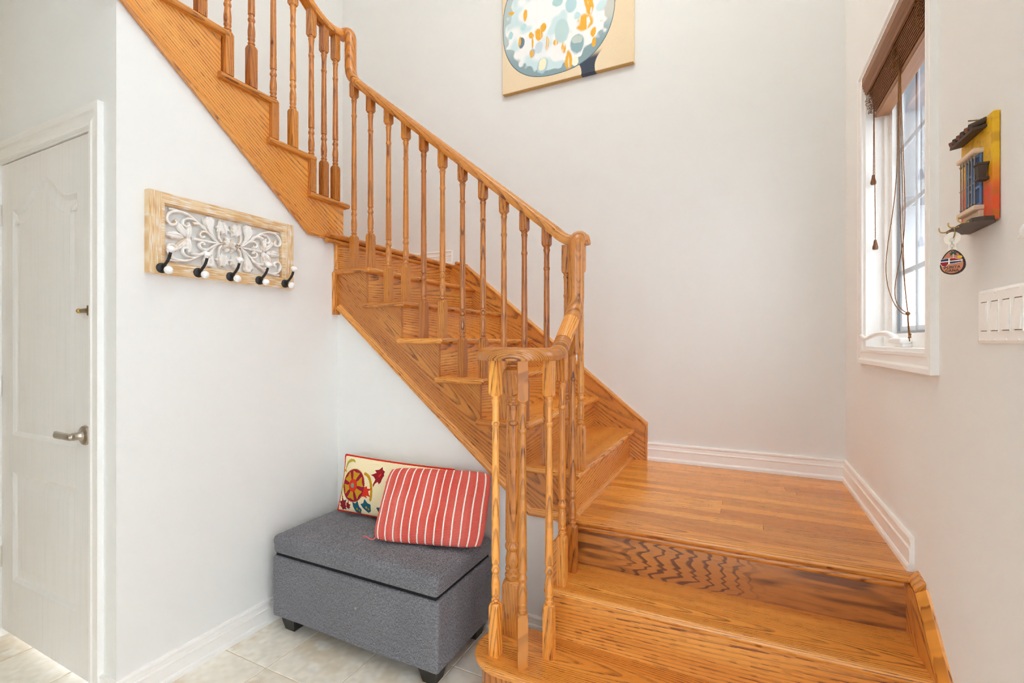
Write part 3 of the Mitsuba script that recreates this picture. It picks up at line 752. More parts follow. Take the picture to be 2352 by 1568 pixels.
XB2 = [-1.831, -1.718, -1.600, -1.491, -1.383, -1.274, -1.163, -1.054, -0.9475, -0.848, -0.744]
for i, x in enumerate(XB2):
    n = 6 - i // 2
    put_baluster(x, 1.866, HL + R2 * n, rail2_top(x) - 0.045, 0.075 + (0.01 if i % 2 else 0.0), 0, TONES[i])
put_baluster(-0.655, 1.868, HL + R2, 1.665, 0.115, 0, 4)
put_baluster(-0.594, 1.866, HL + R2, 1.665, 0.115, 0, 3)
YB3 = [(1, 1.810), (1, 1.735), (1, 1.657), (2, 1.551), (2, 1.447), (3, 1.341), (3, 1.2354), (4, 1.127), (4, 1.02)]
def rail3_top(y): return 2.905 + (0 if y > 1.76 else 0.82 * (1.70 - y) if y < 1.62 else 0.82 * (1.76 - y) ** 2 / 0.24)
for i, (n, y) in enumerate(YB3):
    put_baluster(-1.906, y, HL2 + R3 * n, rail3_top(y) - 0.035, 0.14, 0, [5, 6, 5, 4, 5, 6, 4, 5, 5][i])
# first flight
put_baluster(-0.762, 1.437, RL, 1.215, 0.137, -8, 0)
put_baluster(-0.652, 1.421, RL, 1.215, 0.150, 28, 5)
put_baluster(-0.592, 1.507, RL, 1.215, 0.137, 0, 2)
put_baluster(-0.592, 1.636, 2 * RL, 1.240, 0.120, 0, 2)
put_baluster(-0.590, 1.750, 2 * RL, 1.335, 0.120, 0, 5)

# newel post
s, H = 0.062, 1.215 - RL
q = [(0.06, 0), (0.06, 0.172), (0.044, 0.173), (0.040, 0.184), (0.034, 0.192), (0.0285, 0.196), (0.0285, 0.199), (0.024, 0.201), (0.0245, 0.206), (0.0285, 0.209), (0.0295, 0.214), (0.0285, 0.219), (0.0245, 0.223), (0.0245, 0.229),
     (0.0282, 0.233), (0.0282, 0.241), (0.0248, 0.246), (0.0270, 0.262), (0.0270, 0.276), (0.0235, 0.296), (0.0215, 0.304), (0.0262, 0.309), (0.0290, 0.318), (0.0290, 0.325), (0.0255, 0.332), (0.0240, 0.340), (0.0275, 0.343), (0.0280, 0.36),
     (0.0236, 0.765), (0.0236, 0.770), (0.0268, 0.774), (0.0275, 0.779), (0.0262, 0.784), (0.0232, 0.788), (0.0225, 0.842), (0.0265, 0.846), (0.0265, 0.853), (0.0232, 0.857), (0.0232, 0.862), (0.0275, 0.865), (0.0275, 0.873),
     (0.0310, 0.876), (0.0375, 0.890), (0.0415, 0.910), (0.0420, 0.925), (0.0415, 0.940), (0.0375, 0.960), (0.0310, 0.974), (0.0230, 0.980), (0.0200, 0.984), (0.0245, 0.987), (0.0245, 0.993), (0.0185, 0.997), (0.0175, H + 0.01)]
nw = lathe(q, 40) ^ Manifold.cube([s, s, H], True).translate([0, 0, H / 2])
wood(rl + '__newel_post', nw.translate([-0.764, 1.577, RL]), (0, 0, 1), 4, 28, seed=33)

# handrail: profile (side, up) about the centre of a 60 x 44 mm rail
a_ = np.linspace(0, PI, 13)
RP = [(0.026, -0.022), (0.030, -0.016), (0.031, -0.006)] + [(0.030 * math.cos(t), -0.002 + 0.024 * math.sin(t)) for t in a_] + [(-0.031, -0.006), (-0.030, -0.016), (-0.026, -0.022)]
RP = np.array(RP)
hr = rl + '__handrail'
# straight rail of the second flight
x = np.linspace(-1.805, -0.700, 12)
P = np.stack([x, np.full_like(x, 1.868), rail2_top(x) - 0.029], 1)
wood(hr, sweep(RP, P, (0, -1, 0)), (1, 0, -0.805), 4, 50)
# easement and quarter turn at the lower corner
e = spline([(-0.70, 1.868, rail2_top(-0.70) - 0.029), (-0.675, 1.868, rail2_top(-0.675) - 0.031), (-0.648, 1.868, 1.688), (-0.618, 1.868, 1.684), (-0.575, 1.868, 1.684)], 30)
sd = (0, -1, 0)
cap_end = Manifold.batch_hull([sph((-0.577, 1.868, 1.687), 0.020, 20), cyl((-0.583, 1.868, 1.662), (-0.583, 1.868, 1.669), 0.029, 24), cyl((-0.583, 1.868, 1.67), (-0.583, 1.868, 1.700), 0.030, 24, 0.018)])
wood(hr, cat(sweep(RP, e, sd), cap_end), (1, 0, -0.3), 4, 50)
# lower gooseneck: rises from the first flight rail and bends back over the corner (plane x = const)
gx = -0.590
g = spline([(gx, 1.868, 1.690), (gx, 1.835, 1.690), (gx, 1.806, 1.676), (gx, 1.790, 1.645), (gx, 1.788, 1.600), (gx, 1.788, 1.520), (gx, 1.788, 1.455), (gx, 1.782, 1.415), (gx, 1.760, 1.382), (gx, 1.725, 1.349)], 60)
wood(hr, sweep(RP, g[::-1], (1, 0, 0)), (0, 0.15, 1), 5, 50, seed=17)
g2 = np.array([(gx, 1.728, 1.352), (gx, 1.700, 1.3265), (gx, 1.660, 1.2905), (gx, 1.640, 1.2725)])
wood(hr, sweep(RP, g2[::-1], (1, 0, 0)), (0, 1, 0.89), 1, 50)
# volute
ez = spline([(gx, 1.642, 1.2745), (gx, 1.620, 1.2545), (gx, 1.598, 1.238), (gx - 0.002, 1.570, 1.227), (gx - 0.006, 1.545, 1.2225)], 14)
cx, cy = -0.764, 1.565
th = np.linspace(-0.13, -2 * PI * 0.94, 90)
ctl_t = np.array([0.13, 0.45, 0.8, 1.2, 1.6, 2.2, 2.9, 3.6, 4.4, 5.2, 5.9])
ctl_r = np.array([0.172, 0.182, 0.186, 0.165, 0.137, 0.105, 0.086, 0.070, 0.052, 0.036, 0.022])
rad = np.interp(-th, ctl_t, ctl_r)
from scipy.ndimage import gaussian_filter1d
rad = gaussian_filter1d(rad, 3, mode='nearest')
vol = np.stack([cx + rad * np.cos(th), cy + rad * np.sin(th), np.full_like(th, 1.2222)], 1)
path = np.vstack([ez, vol[2:]])
path = np.stack([gaussian_filter1d(path[:, i], 1.5, mode='nearest') for i in range(3)], 1)
t = np.gradient(path, axis=0); t /= np.linalg.norm(t, axis=1, keepdims=True)
side = np.cross(t, [0, 0, 1.0])
wood(hr, cat(sweep(RP, path, side), Manifold.batch_hull([cyl((cx, cy, 1.2005), (cx, cy, 1.23), 0.046, 32), cyl((cx, cy, 1.23), (cx, cy, 1.243), 0.040, 32)])), (1, 0.2, 0), 5, 50)
# upper gooseneck (plane y = const) and easing into the third flight rail
gy = 1.868
g = spline([(-1.785, gy, rail2_top(-1.785) - 0.029), (-1.815, gy, rail2_top(-1.815) - 0.026), (-1.838, gy, 2.655), (-1.850, gy, 2.690), (-1.852, gy, 2.74), (-1.852, gy, 2.82), (-1.853, gy, 2.865), (-1.862, gy, 2.892), (-1.885, gy, 2.905), (-1.915, gy, 2.900)], 60)
wood(hr, sweep(RP, g, (0, 1, 0)), (0.2, 0, 1), 4, 50)
e = spline([(-1.906, 1.885, 2.900), (-1.906, 1.840, 2.890), (-1.906, 1.800, 2.880), (-1.906, 1.760, 2.8785), (-1.906, 1.715, 2.889), (-1.906, 1.660, 2.914), (-1.906, 1.60, 2.958), (-1.906, 1.50, 3.040), (-1.906, 1.40, 3.122)], 50)
wood(hr, sweep(RP, e[::-1], (1, 0, 0)), (0, 1, -0.5), 3, 50)
P = np.array([(-1.906, 1.40, 3.122), (-1.906, 1.00, 3.450), (-1.906, 0.90, 3.532)])
wood(hr, sweep(RP, P[::-1], (1, 0, 0)), (0, 1, -0.82), 3, 50)

# ------------------------------------------------------------------ storage ottoman
ot = 'storage_ottoman'
tag(ot, 'grey tufted storage ottoman with a hinged lid under the stairs', 'ottoman')
ox0, ox1, oy0, oy1 = -1.855, -0.980, 1.400, 1.818
bm = tm(Manifold.batch_hull([sph((x, y, z), 0.010, 12) for x in (ox0 + 0.012, ox1 - 0.012) for y in (oy0 + 0.012, oy1 - 0.012) for z in (0.072, 0.316)]).refine_to_length(0.022))
v = np.array(bm.vertices)
f = (v[:, 0] - ox1) > -0.02
v[f, 0] += 0.0045 * np.sin(v[f, 1] * 62 + 1.0) * np.clip((v[f, 2] - 0.07) / 0.2, 0, 1)
f = (v[:, 1] - oy0) < 0.02
v[f, 1] -= 0.003 * np.sin(v[f, 0] * 9 + 1)
bm = trimesh.Trimesh(v, bm.faces, process=False)
add(ot + '__body', bm, 'grey_felt', 50)
lid = Manifold.batch_hull([sph((x, y, z), r, 16) for x in (ox0 + 0.02, ox1 - 0.02) for y in (oy0 + 0.02, oy1 - 0.02) for z, r in ((0.352, 0.016), (0.395, 0.020))]).refine_to_length(0.014)
lid = tm(lid); v = np.array(lid.vertices)
tufts = [(-1.70 + 0.19 * i, yy_) for i in range(4) for yy_ in (1.50, 1.61, 1.72)]
dz = np.zeros(len(v)); puff = 0.014 * np.clip(1 - ((v[:, 0] - (ox0 + ox1) / 2) / 0.4375) ** 4, 0, 1) * np.clip(1 - ((v[:, 1] - (oy0 + oy1) / 2) / 0.209) ** 4, 0, 1)
for tx, ty in tufts:
    d2 = (v[:, 0] - tx) ** 2 + (v[:, 1] - ty) ** 2
    dz -= 0.011 * np.exp(-d2 / (2 * 0.022 ** 2))
up = v[:, 2] > 0.405
v[up, 2] += (dz + puff)[up]
add(ot + '__lid', trimesh.Trimesh(v, lid.faces, process=False), 'grey_felt', 60)
add(ot + '__lid_gap', mbox(ox0 + 0.014, ox1 - 0.014, oy0 + 0.014, oy1 - 0.01, 0.318, 0.342), 'gap_dark', False)
for tx, ty in tufts:
    add(ot + '__button', lathe([(0.011, 0), (0.010, 0.0035), (0.006, 0.006)], 14).translate([tx, ty, 0.4135]), 'grey_felt', 40)
for lx, ly in ((ox0 + 0.075, oy0 + 0.06), (ox1 - 0.06, oy0 + 0.06), (ox0 + 0.075, oy1 - 0.06), (ox1 - 0.06, oy1 - 0.06)):
    a, b = 0.042, 0.027
    pts = [(lx + sx * a, ly + sy * a, 0.066) for sx in (-1, 1) for sy in (-1, 1)] + [(lx + sx * b, ly + sy * b, 0.0) for sx in (-1, 1) for sy in (-1, 1)]
    add(ot + '__leg', Manifold.hull_points(np.array(pts)), 'black_leg', False)
add(ot + '__eyelet', trimesh.creation.torus(0.0035, 0.0009, 12, 8).apply_transform(frame([-1.365, oy0 - 0.002, 0.215], [1, 0, 0], [0, 0, 1], [0, -1, 0])), 'steel', True)

# ------------------------------------------------------------------ cushions
def pillow(w, h, t, pinch=0.05, ns=56, nq=36, wav=0.0, rc=0.0):
    """map (s, q, sign) -> local position, and the closed mesh with uv"""
    def pos(s, q, sg):
        x = w / 2 * s * (1 - pinch * (1 - q * q) - rc * q ** 6); y = h / 2 * q * (1 - pinch * 1.3 * (1 - s * s) - rc * 1.3 * s ** 6)
        z = sg * t / 2 * np.power(np.clip((1 - s ** 2) * (1 - q ** 2), 0, 1), 0.42)
        z = z + sg * wav * (meshkit.noise(np.stack([s * 2.3 + 5, q * 2.0, 0 * s], -1), 4) - 0.5) * np.clip((1 - s ** 2) * (1 - q ** 2), 0, 1)
        return np.stack([x, y, z], -1)
    s = -np.cos(np.linspace(0, PI, ns)); q = -np.cos(np.linspace(0, PI, nq))
    Sg, Qg = np.meshgrid(s, q, indexing='ij')
    V, Fs, UV = [], [], []
    for k, sg in enumerate((1, -1)):
        V.append(pos(Sg, Qg, sg).reshape(-1, 3)); UV.append(np.stack([Sg, Qg], -1).reshape(-1, 2) * 0.5 + 0.5)
        i, j = np.meshgrid(np.arange(ns - 1), np.arange(nq - 1), indexing='ij')
        a = (i * nq + j).ravel(); b = a + nq; c = b + 1; d = a + 1
        o = k * ns * nq
        f = np.vstack([np.stack([a, b, c], 1), np.stack([a, c, d], 1)]) + o
        Fs.append(f if sg > 0 else f[:, ::-1])
    return pos, trimesh.Trimesh(np.vstack(V), np.vstack(Fs), process=False), np.vstack(UV)
def place(o, ex, ey):
    ex = np.array(ex, float); ex /= np.linalg.norm(ex); ey = np.array(ey, float); ey -= ex * (ex @ ey); ey /= np.linalg.norm(ey)
    return frame(o, ex, ey, np.cross(ex, ey))

cu = 'cushion'
tag(cu, 'cream lumbar cushion with an embroidered maroon rosette and red piping', 'cushion')
w, h, t = 0.640, 0.262, 0.100
pos, pm, uv = pillow(w, h, t, 0.035)
Mc = place([-1.466, 1.742, 0.566], [1, 0.0, 0.0], [0, 0.20, 1])
add(cu + '__cover', xf(pm, Mc), 'cream_cloth', True)
tt_ = np.linspace(-1, 1, 40)
edge = [(s, -1) for s in tt_] + [(1, q) for q in tt_[1:]] + [(s, 1) for s in tt_[::-1][1:]] + [(-1, q) for q in tt_[::-1][1:]]
E_ = pos(np.array([e[0] for e in edge]), np.array([e[1] for e in edge]), 1) * [1.005, 1.01, 0]
E_ = np.vstack([E_, E_[:2]])
add(cu + '__piping', xf(tube(E_, 0.0052, 8), Mc), 'red_piping', True)
def applique(key, poly, mat, lift=0.0012):
    """cloth motif (polygon in the cushion's own metres) lying on the front face"""
    polys = getattr(poly, 'geoms', [poly])
    for P in polys:
        P = P.simplify(0.0006)
        if P.area < 1e-6: continue
        m = trimesh.creation.extrude_polygon(P, 0.0008, engine='earcut')
        m = m.subdivide_to_size(0.016, max_iter=6) if hasattr(m, 'subdivide_to_size') else m
        v = np.array(m.vertices); x, y, z = v.T
        q = np.clip(y / (h / 2), -0.97, 0.97); s = np.clip(x / (w / 2), -0.97, 0.97)
        for _ in range(6):
            s = np.clip(x / (w / 2 * (1 - 0.035 * (1 - q * q))), -0.98, 0.98); q = np.clip(y / (h / 2 * (1 - 0.0455 * (1 - s * s))), -0.98, 0.98)
        b = pos(s, q, 1)
        v2 = np.stack([b[:, 0], b[:, 1], b[:, 2] + lift - 0.0008 + z], 1)
        add(key, xf(trimesh.Trimesh(v2, m.faces, process=False), Mc), mat, 60)
def blob(cx, cy, r, lobes=0, amp=0.0, n=72, rot=0):
    a = np.linspace(0, 2 * PI, n, endpoint=False)
    rr_ = r * (1 + amp * np.abs(np.cos(lobes * a / 2 + rot)) if lobes else 1 + 0 * a)
    return Polygon(np.stack([cx + rr_ * np.cos(a), cy + rr_ * np.sin(a)], 1))
def ribbon(pts, wd, taper=True):
    P = spline(pts, 24); L = []
    for i, p in enumerate(P[:-1]):
        k = math.sin(PI * (i + 1.5) / 26) if taper else 1
        L.append(LineString([p, P[i + 1]]).buffer(wd * max(0.25, k)))
    return unary_union(L)
def leafp(cx, cy, L, wd, ang):
    a = np.linspace(0, 1, 14); up = np.stack([(a - 0.5) * L, wd * np.sin(PI * a) ** 0.8], 1); dn = np.stack([(a[::-1] - 0.5) * L, -wd * np.sin(PI * a[::-1]) ** 0.8], 1)
    return affinity.translate(affinity.rotate(Polygon(np.vstack([up, dn[1:-1]])), ang, origin=(0, 0)), cx, cy)
RX, RY = -0.212, 0.000
applique(cu + '__rosette', blob(RX, RY, 0.074, 48, 0.07, 192), 'thread_mustard', 0.0009)
applique(cu + '__rosette', blob(RX, RY, 0.072, 48, 0.07, 192), 'thread_maroon', 0.0013)
for i in range(6):
    a = math.radians(22 + 60 * i)
    pet = Polygon([(0.028, -0.007), (0.042, -0.011), (0.062, -0.021), (0.058, 0.0), (0.062, 0.021), (0.042, 0.011), (0.028, 0.007)]).buffer(0.003)
    applique(cu + '__petal', affinity.translate(affinity.rotate(pet, math.degrees(a), origin=(0, 0)), RX, RY), 'thread_mustard', 0.0019)
applique(cu + '__flower_centre', blob(RX - 0.001, RY, 0.027, 24, 0.12, 120), 'thread_red', 0.0025)
applique(cu + '__flower_centre', blob(RX - 0.003, RY, 0.011, 14, 0.15), 'thread_grey', 0.0031)
applique(cu + '__flower_centre', blob(RX - 0.003, RY, 0.004), 'thread_mustard', 0.0036)
applique(cu + '__stem', ribbon([(-0.147, 0.062), (-0.118, 0.050), (-0.098, 0.022), (-0.088, -0.015), (-0.090, -0.050)], 0.0065, False), 'thread_mustard')
applique(cu + '__stem', ribbon([(-0.280, 0.055), (-0.298, 0.060), (-0.306, 0.045)], 0.006), 'thread_mustard')
applique(cu + '__stem', ribbon([(-0.255, -0.075), (-0.262, -0.095), (-0.258, -0.118)], 0.003, False), 'thread_teal')
applique(cu + '__leaf', unary_union([ribbon([(-0.285, 0.075), (-0.282, 0.100), (-0.262, 0.112), (-0.235, 0.106)], 0.0065), ribbon([(-0.290, 0.060), (-0.286, 0.085), (-0.270, 0.118)], 0.005)]), 'thread_olive')
applique(cu + '__leaf', unary_union([ribbon([(-0.300, 0.040), (-0.302, 0.0), (-0.298, -0.040), (-0.285, -0.070)], 0.0055), leafp(-0.300, -0.030, 0.05, 0.008, 70)]), 'thread_olive')
tul = Polygon([(0.0, -0.045), (0.006, -0.030), (0.022, -0.018), (0.030, -0.028), (0.040, -0.020), (0.044, 0.0), (0.052, 0.012), (0.046, 0.020), (0.050, 0.030), (0.034, 0.036), (0.026, 0.048), (0.012, 0.034), (-0.012, 0.030), (0.004, 0.020), (-0.028, 0.006), (-0.010, 0.002), (0.006, -0.010), (-0.004, -0.034)])
applique(cu + '__tulip', affinity.translate(tul, -0.080, 0.055), 'thread_crimson')
applique(cu + '__tulip', leafp(-0.053, 0.066, 0.022, 0.006, 50), 'thread_red', 0.0018)
applique(cu + '__tulip', affinity.translate(affinity.scale(affinity.rotate(tul, 150, origin=(0, 0)), 0.85, 0.75, origin=(0, 0)), -0.108, -0.022), 'thread_red')
applique(cu + '__tulip', affinity.translate(affinity.scale(blob(0, 0, 0.030, 14, 0.18, 100), 1.15, 0.85), 0.030, 0.042), 'thread_red')
applique(cu + '__tulip', affinity.translate(affinity.rotate(affinity.scale(tul, -0.8, 0.7, origin=(0, 0)), 165, origin=(0, 0)), -0.292, -0.088), 'thread_crimson')
applique(cu + '__tulip', affinity.translate(affinity.rotate(affinity.scale(tul, 0.45, 0.45, origin=(0, 0)), 200, origin=(0, 0)), -0.232, -0.092), 'thread_crimson')
tl = Polygon([(-0.030, 0.010), (-0.012, 0.012), (-0.002, 0.030), (0.010, 0.012), (0.030, 0.004), (0.022, -0.024), (0.006, -0.030), (-0.010, -0.016), (-0.020, -0.006)]).buffer(0.002)
for (x_, y_, a_) in ((-0.180, -0.098, -18), (-0.118, -0.082, 12), (-0.02, -0.09, 0), (0.10, -0.085, 30)):
    applique(cu + '__leaf', affinity.translate(affinity.rotate(tl, a_, origin=(0, 0)), x_, y_), 'thread_teal')
    applique(cu + '__leaf', unary_union([Point(x_ + 0.003, y_ - 0.006).buffer(0.006), Point(x_ + 0.016, y_ - 0.012).buffer(0.005)]), 'thread_mustard', 0.0018)
applique(cu + '__leaf', ribbon([(0.075, 0.030), (0.105, 0.048), (0.145, 0.048), (0.185, 0.034)], 0.008), 'thread_teal')
applique(cu + '__leaf', leafp(0.205, 0.050, 0.055, 0.009, 60), 'thread_teal')
applique(cu + '__rosette', blob(0.20, -0.04, 0.055, 36, 0.07, 144), 'thread_maroon', 0.0013)

cr = 'cushion_001'
tag(cr, 'red knitted cushion with thin white stripes, leaning on the floral one', 'cushion')
pos2, pm2, uv2 = pillow(0.475, 0.315, 0.092, 0.005, 72, 48, 0.030, 0.055)
ex = np.array([0.962, 0.272, 0.0]); back = np.array([-0.272, 0.962, 0.0])
upv = back * 0.57 + np.array([0, 0, 0.82]) - ex * (-0.10)
o = np.array([-1.172, 1.580, 0.440]) + upv / np.linalg.norm(upv) * 0.140 + np.array([0, 0, 0.012])
add(cr + '__cover', xf(pm2, place(o, ex, upv)), 'red_knit', True, uv=uv2)
M2 = place(o, ex, upv); p0 = (M2 @ np.r_[pos2(np.array(-0.99), np.array(-0.99), 1), 1])[:3]
add(cr + '__thread', tube(spline([p0, p0 + [-0.012, -0.012, -0.006], p0 + [-0.030, -0.016, 0.002], p0 + [-0.050, -0.020, 0.004]], 14), 0.0022, 6), 'red_thread', True)

# ------------------------------------------------------------------ carved coat rack
ck = 'coat_rack'
tag(ck, 'whitewashed carved wooden coat rack with five black hooks on the white wall', 'coat rack')
ya, yb_, za, zb_ = 0.941, 1.543, 1.512, 1.809
iy0, iy1, iz0, iz1 = 1.000, 1.486, 1.558, 1.766
fr_in = [(iy0, iz0), (iy1, iz0), (iy1, iz1), (iy0, iz1)]
def rail(a, b, ia, ib):
    """mitred frame member between outer points a, b and inner ia, ib"""
    xw = XL
    prof = [(0.0, 0.0, 0.004), (0.0, 0.022, 0.004), (0.0, 0.028, 0.012), (0.86, 0.028, None), (0.90, 0.021, None), (0.96, 0.021, None), (1.0, 0.016, None), (1.0, 0.0, None)]
    rings = []
    for P, Q in ((a, ia), (b, ib)):
        P, Q = np.array(P), np.array(Q)
        rings.append([[xw + o_, *(P + (Q - P) * (f_ if f_ else (g_ or 0) * 0.18))] for f_, o_, g_ in prof])
    return skin(np.array(rings))
oc = [(ya, za), (yb_, za), (yb_, zb_), (ya, zb_)]
for i in range(4):
    add(ck + '__frame', rail(oc[i], oc[(i + 1) % 4], fr_in[i], fr_in[(i + 1) % 4]), 'rack_wood', 25)
Oy, Oz = (iy0 + iy1) / 2, (iz0 + iz1) / 2
XC = XL + 0.004
def RM(): return frame([XC, Oy, Oz], [0, 1, 0], [0, 0, 1], [1.55, 0, 0])
RMx = RM()
def relief(poly, hgt, bev=0.002):
    out = []
    for k, (b, z0_, z1_) in enumerate(((0, 0, hgt * 0.55), (bev * 0.45, hgt * 0.55, hgt * 0.82), (bev, hgt * 0.82, hgt))):
        P = poly.buffer(-b)
        for g_ in getattr(P, 'geoms', [P]):
            if g_.area > 1e-7:
                m = trimesh.creation.extrude_polygon(g_, z1_ - z0_, engine='earcut'); m.apply_translation([0, 0, z0_]); out.append(m)
    return trimesh.util.concatenate(out)
def carve(key, m): add(ck + '__' + key, xf(m, RMx), 'white_carving', 25)
def dome(poly_c, a, b, ang, hgt):
    """petal: flattened ellipsoid with a groove along it"""
    s_ = trimesh.creation.icosphere(3, 1.0); v = np.array(s_.vertices)
    gr = 0.18 * np.exp(-(v[:, 1] / 0.13) ** 2) * (v[:, 2] > 0)
    v = v * [a, b, hgt]; v[:, 2] -= gr * hgt; v[:, 2] = np.maximum(v[:, 2], -0.002)
    tip = 1 - 0.35 * np.clip(v[:, 0] / a, 0, 1) ** 2; v[:, 1] *= tip
    c, s = math.cos(ang), math.sin(ang)
    v[:, :2] = v[:, :2] @ np.array([[c, s], [-s, c]]) + poly_c
    return trimesh.Trimesh(v, s_.faces, process=False)
# central flower
for i in range(8):
    a = PI / 8 + i * PI / 4
    carve('petal', dome([0.020 * math.cos(a), 0.020 * math.sin(a)], 0.0150, 0.0092, a, 0.013))
cen = tm(lathe([(0.0115, 0), (0.0115, 0.013), (0.009, 0.0155)], 24))
cells = [Manifold.cube([0.003, 0.003, 0.004], True).translate([i * 0.0046, j * 0.0046, 0.0165]) for i in range(-2, 3) for j in range(-2, 3) if i * i + j * j < 5.5]
carve('flower_centre', cat(cen, *cells))
def scroll(pts, r0, r1, flat=0.7, n=48):
    P = spline(pts, n); R = np.linspace(r0, r1, n)
    m = tube(np.c_[P, np.full(n, 0.007)], R, 10)
    v = np.array(m.vertices); v[:, 2] = np.maximum(0.007 + (v[:, 2] - 0.007) * flat * 1.5, -0.001)
    return trimesh.Trimesh(v, m.faces, process=False)
def mir(pts, sx, sy): return [(x * sx, y * sy) for x, y in pts]
for sx in (-1, 1):
    # stem and lily
    carve('stem', relief(Polygon([(0.030 * sx, -0.003), (0.145 * sx, -0.0065), (0.145 * sx, 0.0065), (0.030 * sx, 0.003)]), 0.011))
    lx = 0.158 * sx
    for sy in (-1, 1):
        carve('lily_petal', dome([lx, 0.030 * sy], 0.034, 0.0125, sy * PI / 2, 0.013))
        carve('lily_petal', dome([lx + 0.026 * sx, 0.030 * sy], 0.036, 0.0135, math.atan2(0.85 * sy, 0.75 * sx), 0.011))
    carve('lily_petal', dome([lx + 0.050 * sx, 0.0], 0.034, 0.0165, 0 if sx > 0 else PI, 0.012))
    for sy in (-1, 1):
        carve('scroll', scroll(mir([(0.050, 0.004), (0.085, 0.030), (0.120, 0.060), (0.160, 0.086), (0.198, 0.092), (0.228, 0.078), (0.238, 0.052), (0.222, 0.036), (0.206, 0.046), (0.212, 0.058)], sx, sy), 0.0042, 0.0062))
        carve('scroll', scroll(mir([(0.128, 0.066), (0.155, 0.074), (0.176, 0.066), (0.182, 0.050), (0.170, 0.040), (0.160, 0.047), (0.165, 0.055)], sx, sy), 0.0038, 0.0058))
        carve('scroll', scroll(mir([(0.190, 0.092), (0.212, 0.096), (0.232, 0.094)], sx, sy), 0.004, 0.0035, n=14))
        carve('scroll', scroll(mir([(0.046, 0.004), (0.070, 0.018), (0.094, 0.034), (0.114, 0.032), (0.120, 0.016), (0.108, 0.010), (0.104, 0.018)], sx, sy), 0.0036, 0.0062))
        carve('scroll', scroll(mir([(0.096, 0.042), (0.110, 0.055), (0.135, 0.060), (0.148, 0.056)], sx, sy), 0.005, 0.0072, n=20))
        carve('scroll', scroll(mir([(0.034, 0.008), (0.044, 0.022), (0.046, 0.040), (0.038, 0.054), (0.028, 0.058)], sx, sy), 0.0050, 0.0040, n=24))
        # acanthus leaf
        ac = Polygon([(0.050, 0.010), (0.066, 0.030), (0.070, 0.050), (0.066, 0.064), (0.062, 0.090), (0.074, 0.101), (0.092, 0.098), (0.098, 0.084), (0.104, 0.092), (0.106, 0.078), (0.100, 0.064), (0.092, 0.048), (0.078, 0.030), (0.060, 0.012)])
        ac = affinity.scale(ac, sx, sy, origin=(0, 0)).buffer(0.0015).buffer(-0.0005)
        carve('leaf', cat(relief(ac, 0.011, 0.004), dome([0.080 * sx, 0.078 * sy], 0.026, 0.008, math.atan2(0.9 * sy, 0.32 * sx), 0.0125)))
        # vine leaf near the centre
        vl = Polygon([(0, -0.034), (0.010, -0.022), (0.022, -0.026), (0.022, -0.014), (0.034, -0.006), (0.026, 0.002), (0.030, 0.014), (0.018, 0.014), (0.012, 0.024), (0.002, 0.034), (-0.006, 0.022), (-0.018, 0.020), (-0.016, 0.008), (-0.028, 0.000), (-0.018, -0.008), (-0.022, -0.020), (-0.008, -0.020)])
        vl = affinity.translate(affinity.rotate(affinity.scale(vl, 0.95 * sx, 0.95 * sy, origin=(0, 0)), -28 * sx * sy, origin=(0, 0)), 0.026 * sx, 0.068 * sy)
        vein = [LineString([(0.026 * sx - 0.017 * sx * 0.4, 0.068 * sy - 0.025 * sy), (0.026 * sx + 0.010 * sx, 0.068 * sy + 0.024 * sy)]).buffer(0.0016)]
        carve('leaf', cat(relief(vl.difference(vein[0]), 0.012, 0.004), relief(vl.buffer(-0.002), 0.008, 0.001)))
# hooks
for i, hy in enumerate((0.982, 1.1105, 1.239, 1.3675, 1.496)):
    hz_, hx_ = 1.5315, XL + 0.028
    k = add(ck + '__hook', cat(lathe([(0.0185, 0), (0.0185, 0.003), (0.015, 0.007), (0.006, 0.009)], 24).rotate([0, 90, 0]).translate([hx_, hy, hz_]),
            tube(spline([(hx_ + 0.006, hy, hz_ + 0.004), (hx_ + 0.026, hy, hz_ + 0.014), (hx_ + 0.044, hy, hz_ + 0.030), (hx_ + 0.056, hy, hz_ + 0.052)], 20), np.linspace(0.0055, 0.0050, 20), 10),
            tube(spline([(hx_ + 0.006, hy, hz_ - 0.004), (hx_ + 0.022, hy, hz_ - 0.013), (hx_ + 0.036, hy, hz_ - 0.012)], 14), 0.0050, 10)), 'black_iron', 40)
    kb = lathe([(0.004, -0.006), (0.0065, -0.004), (0.0125, 0.003), (0.0140, 0.008), (0.0125, 0.013), (0.008, 0.0165), (0.002, 0.018)], 24)
    d_ = np.array([0.42, 0, 0.9]); d_ /= np.linalg.norm(d_)
    add(k + '__knob', xf(kb, frame([hx_ + 0.058, hy, hz_ + 0.058], [d_[2], 0, -d_[0]], [0, 1, 0], d_)), 'porcelain', 40)
    add(k + '__knob', sph((hx_ + 0.044, hy, hz_ - 0.010), 0.0145, 24), 'porcelain', True)

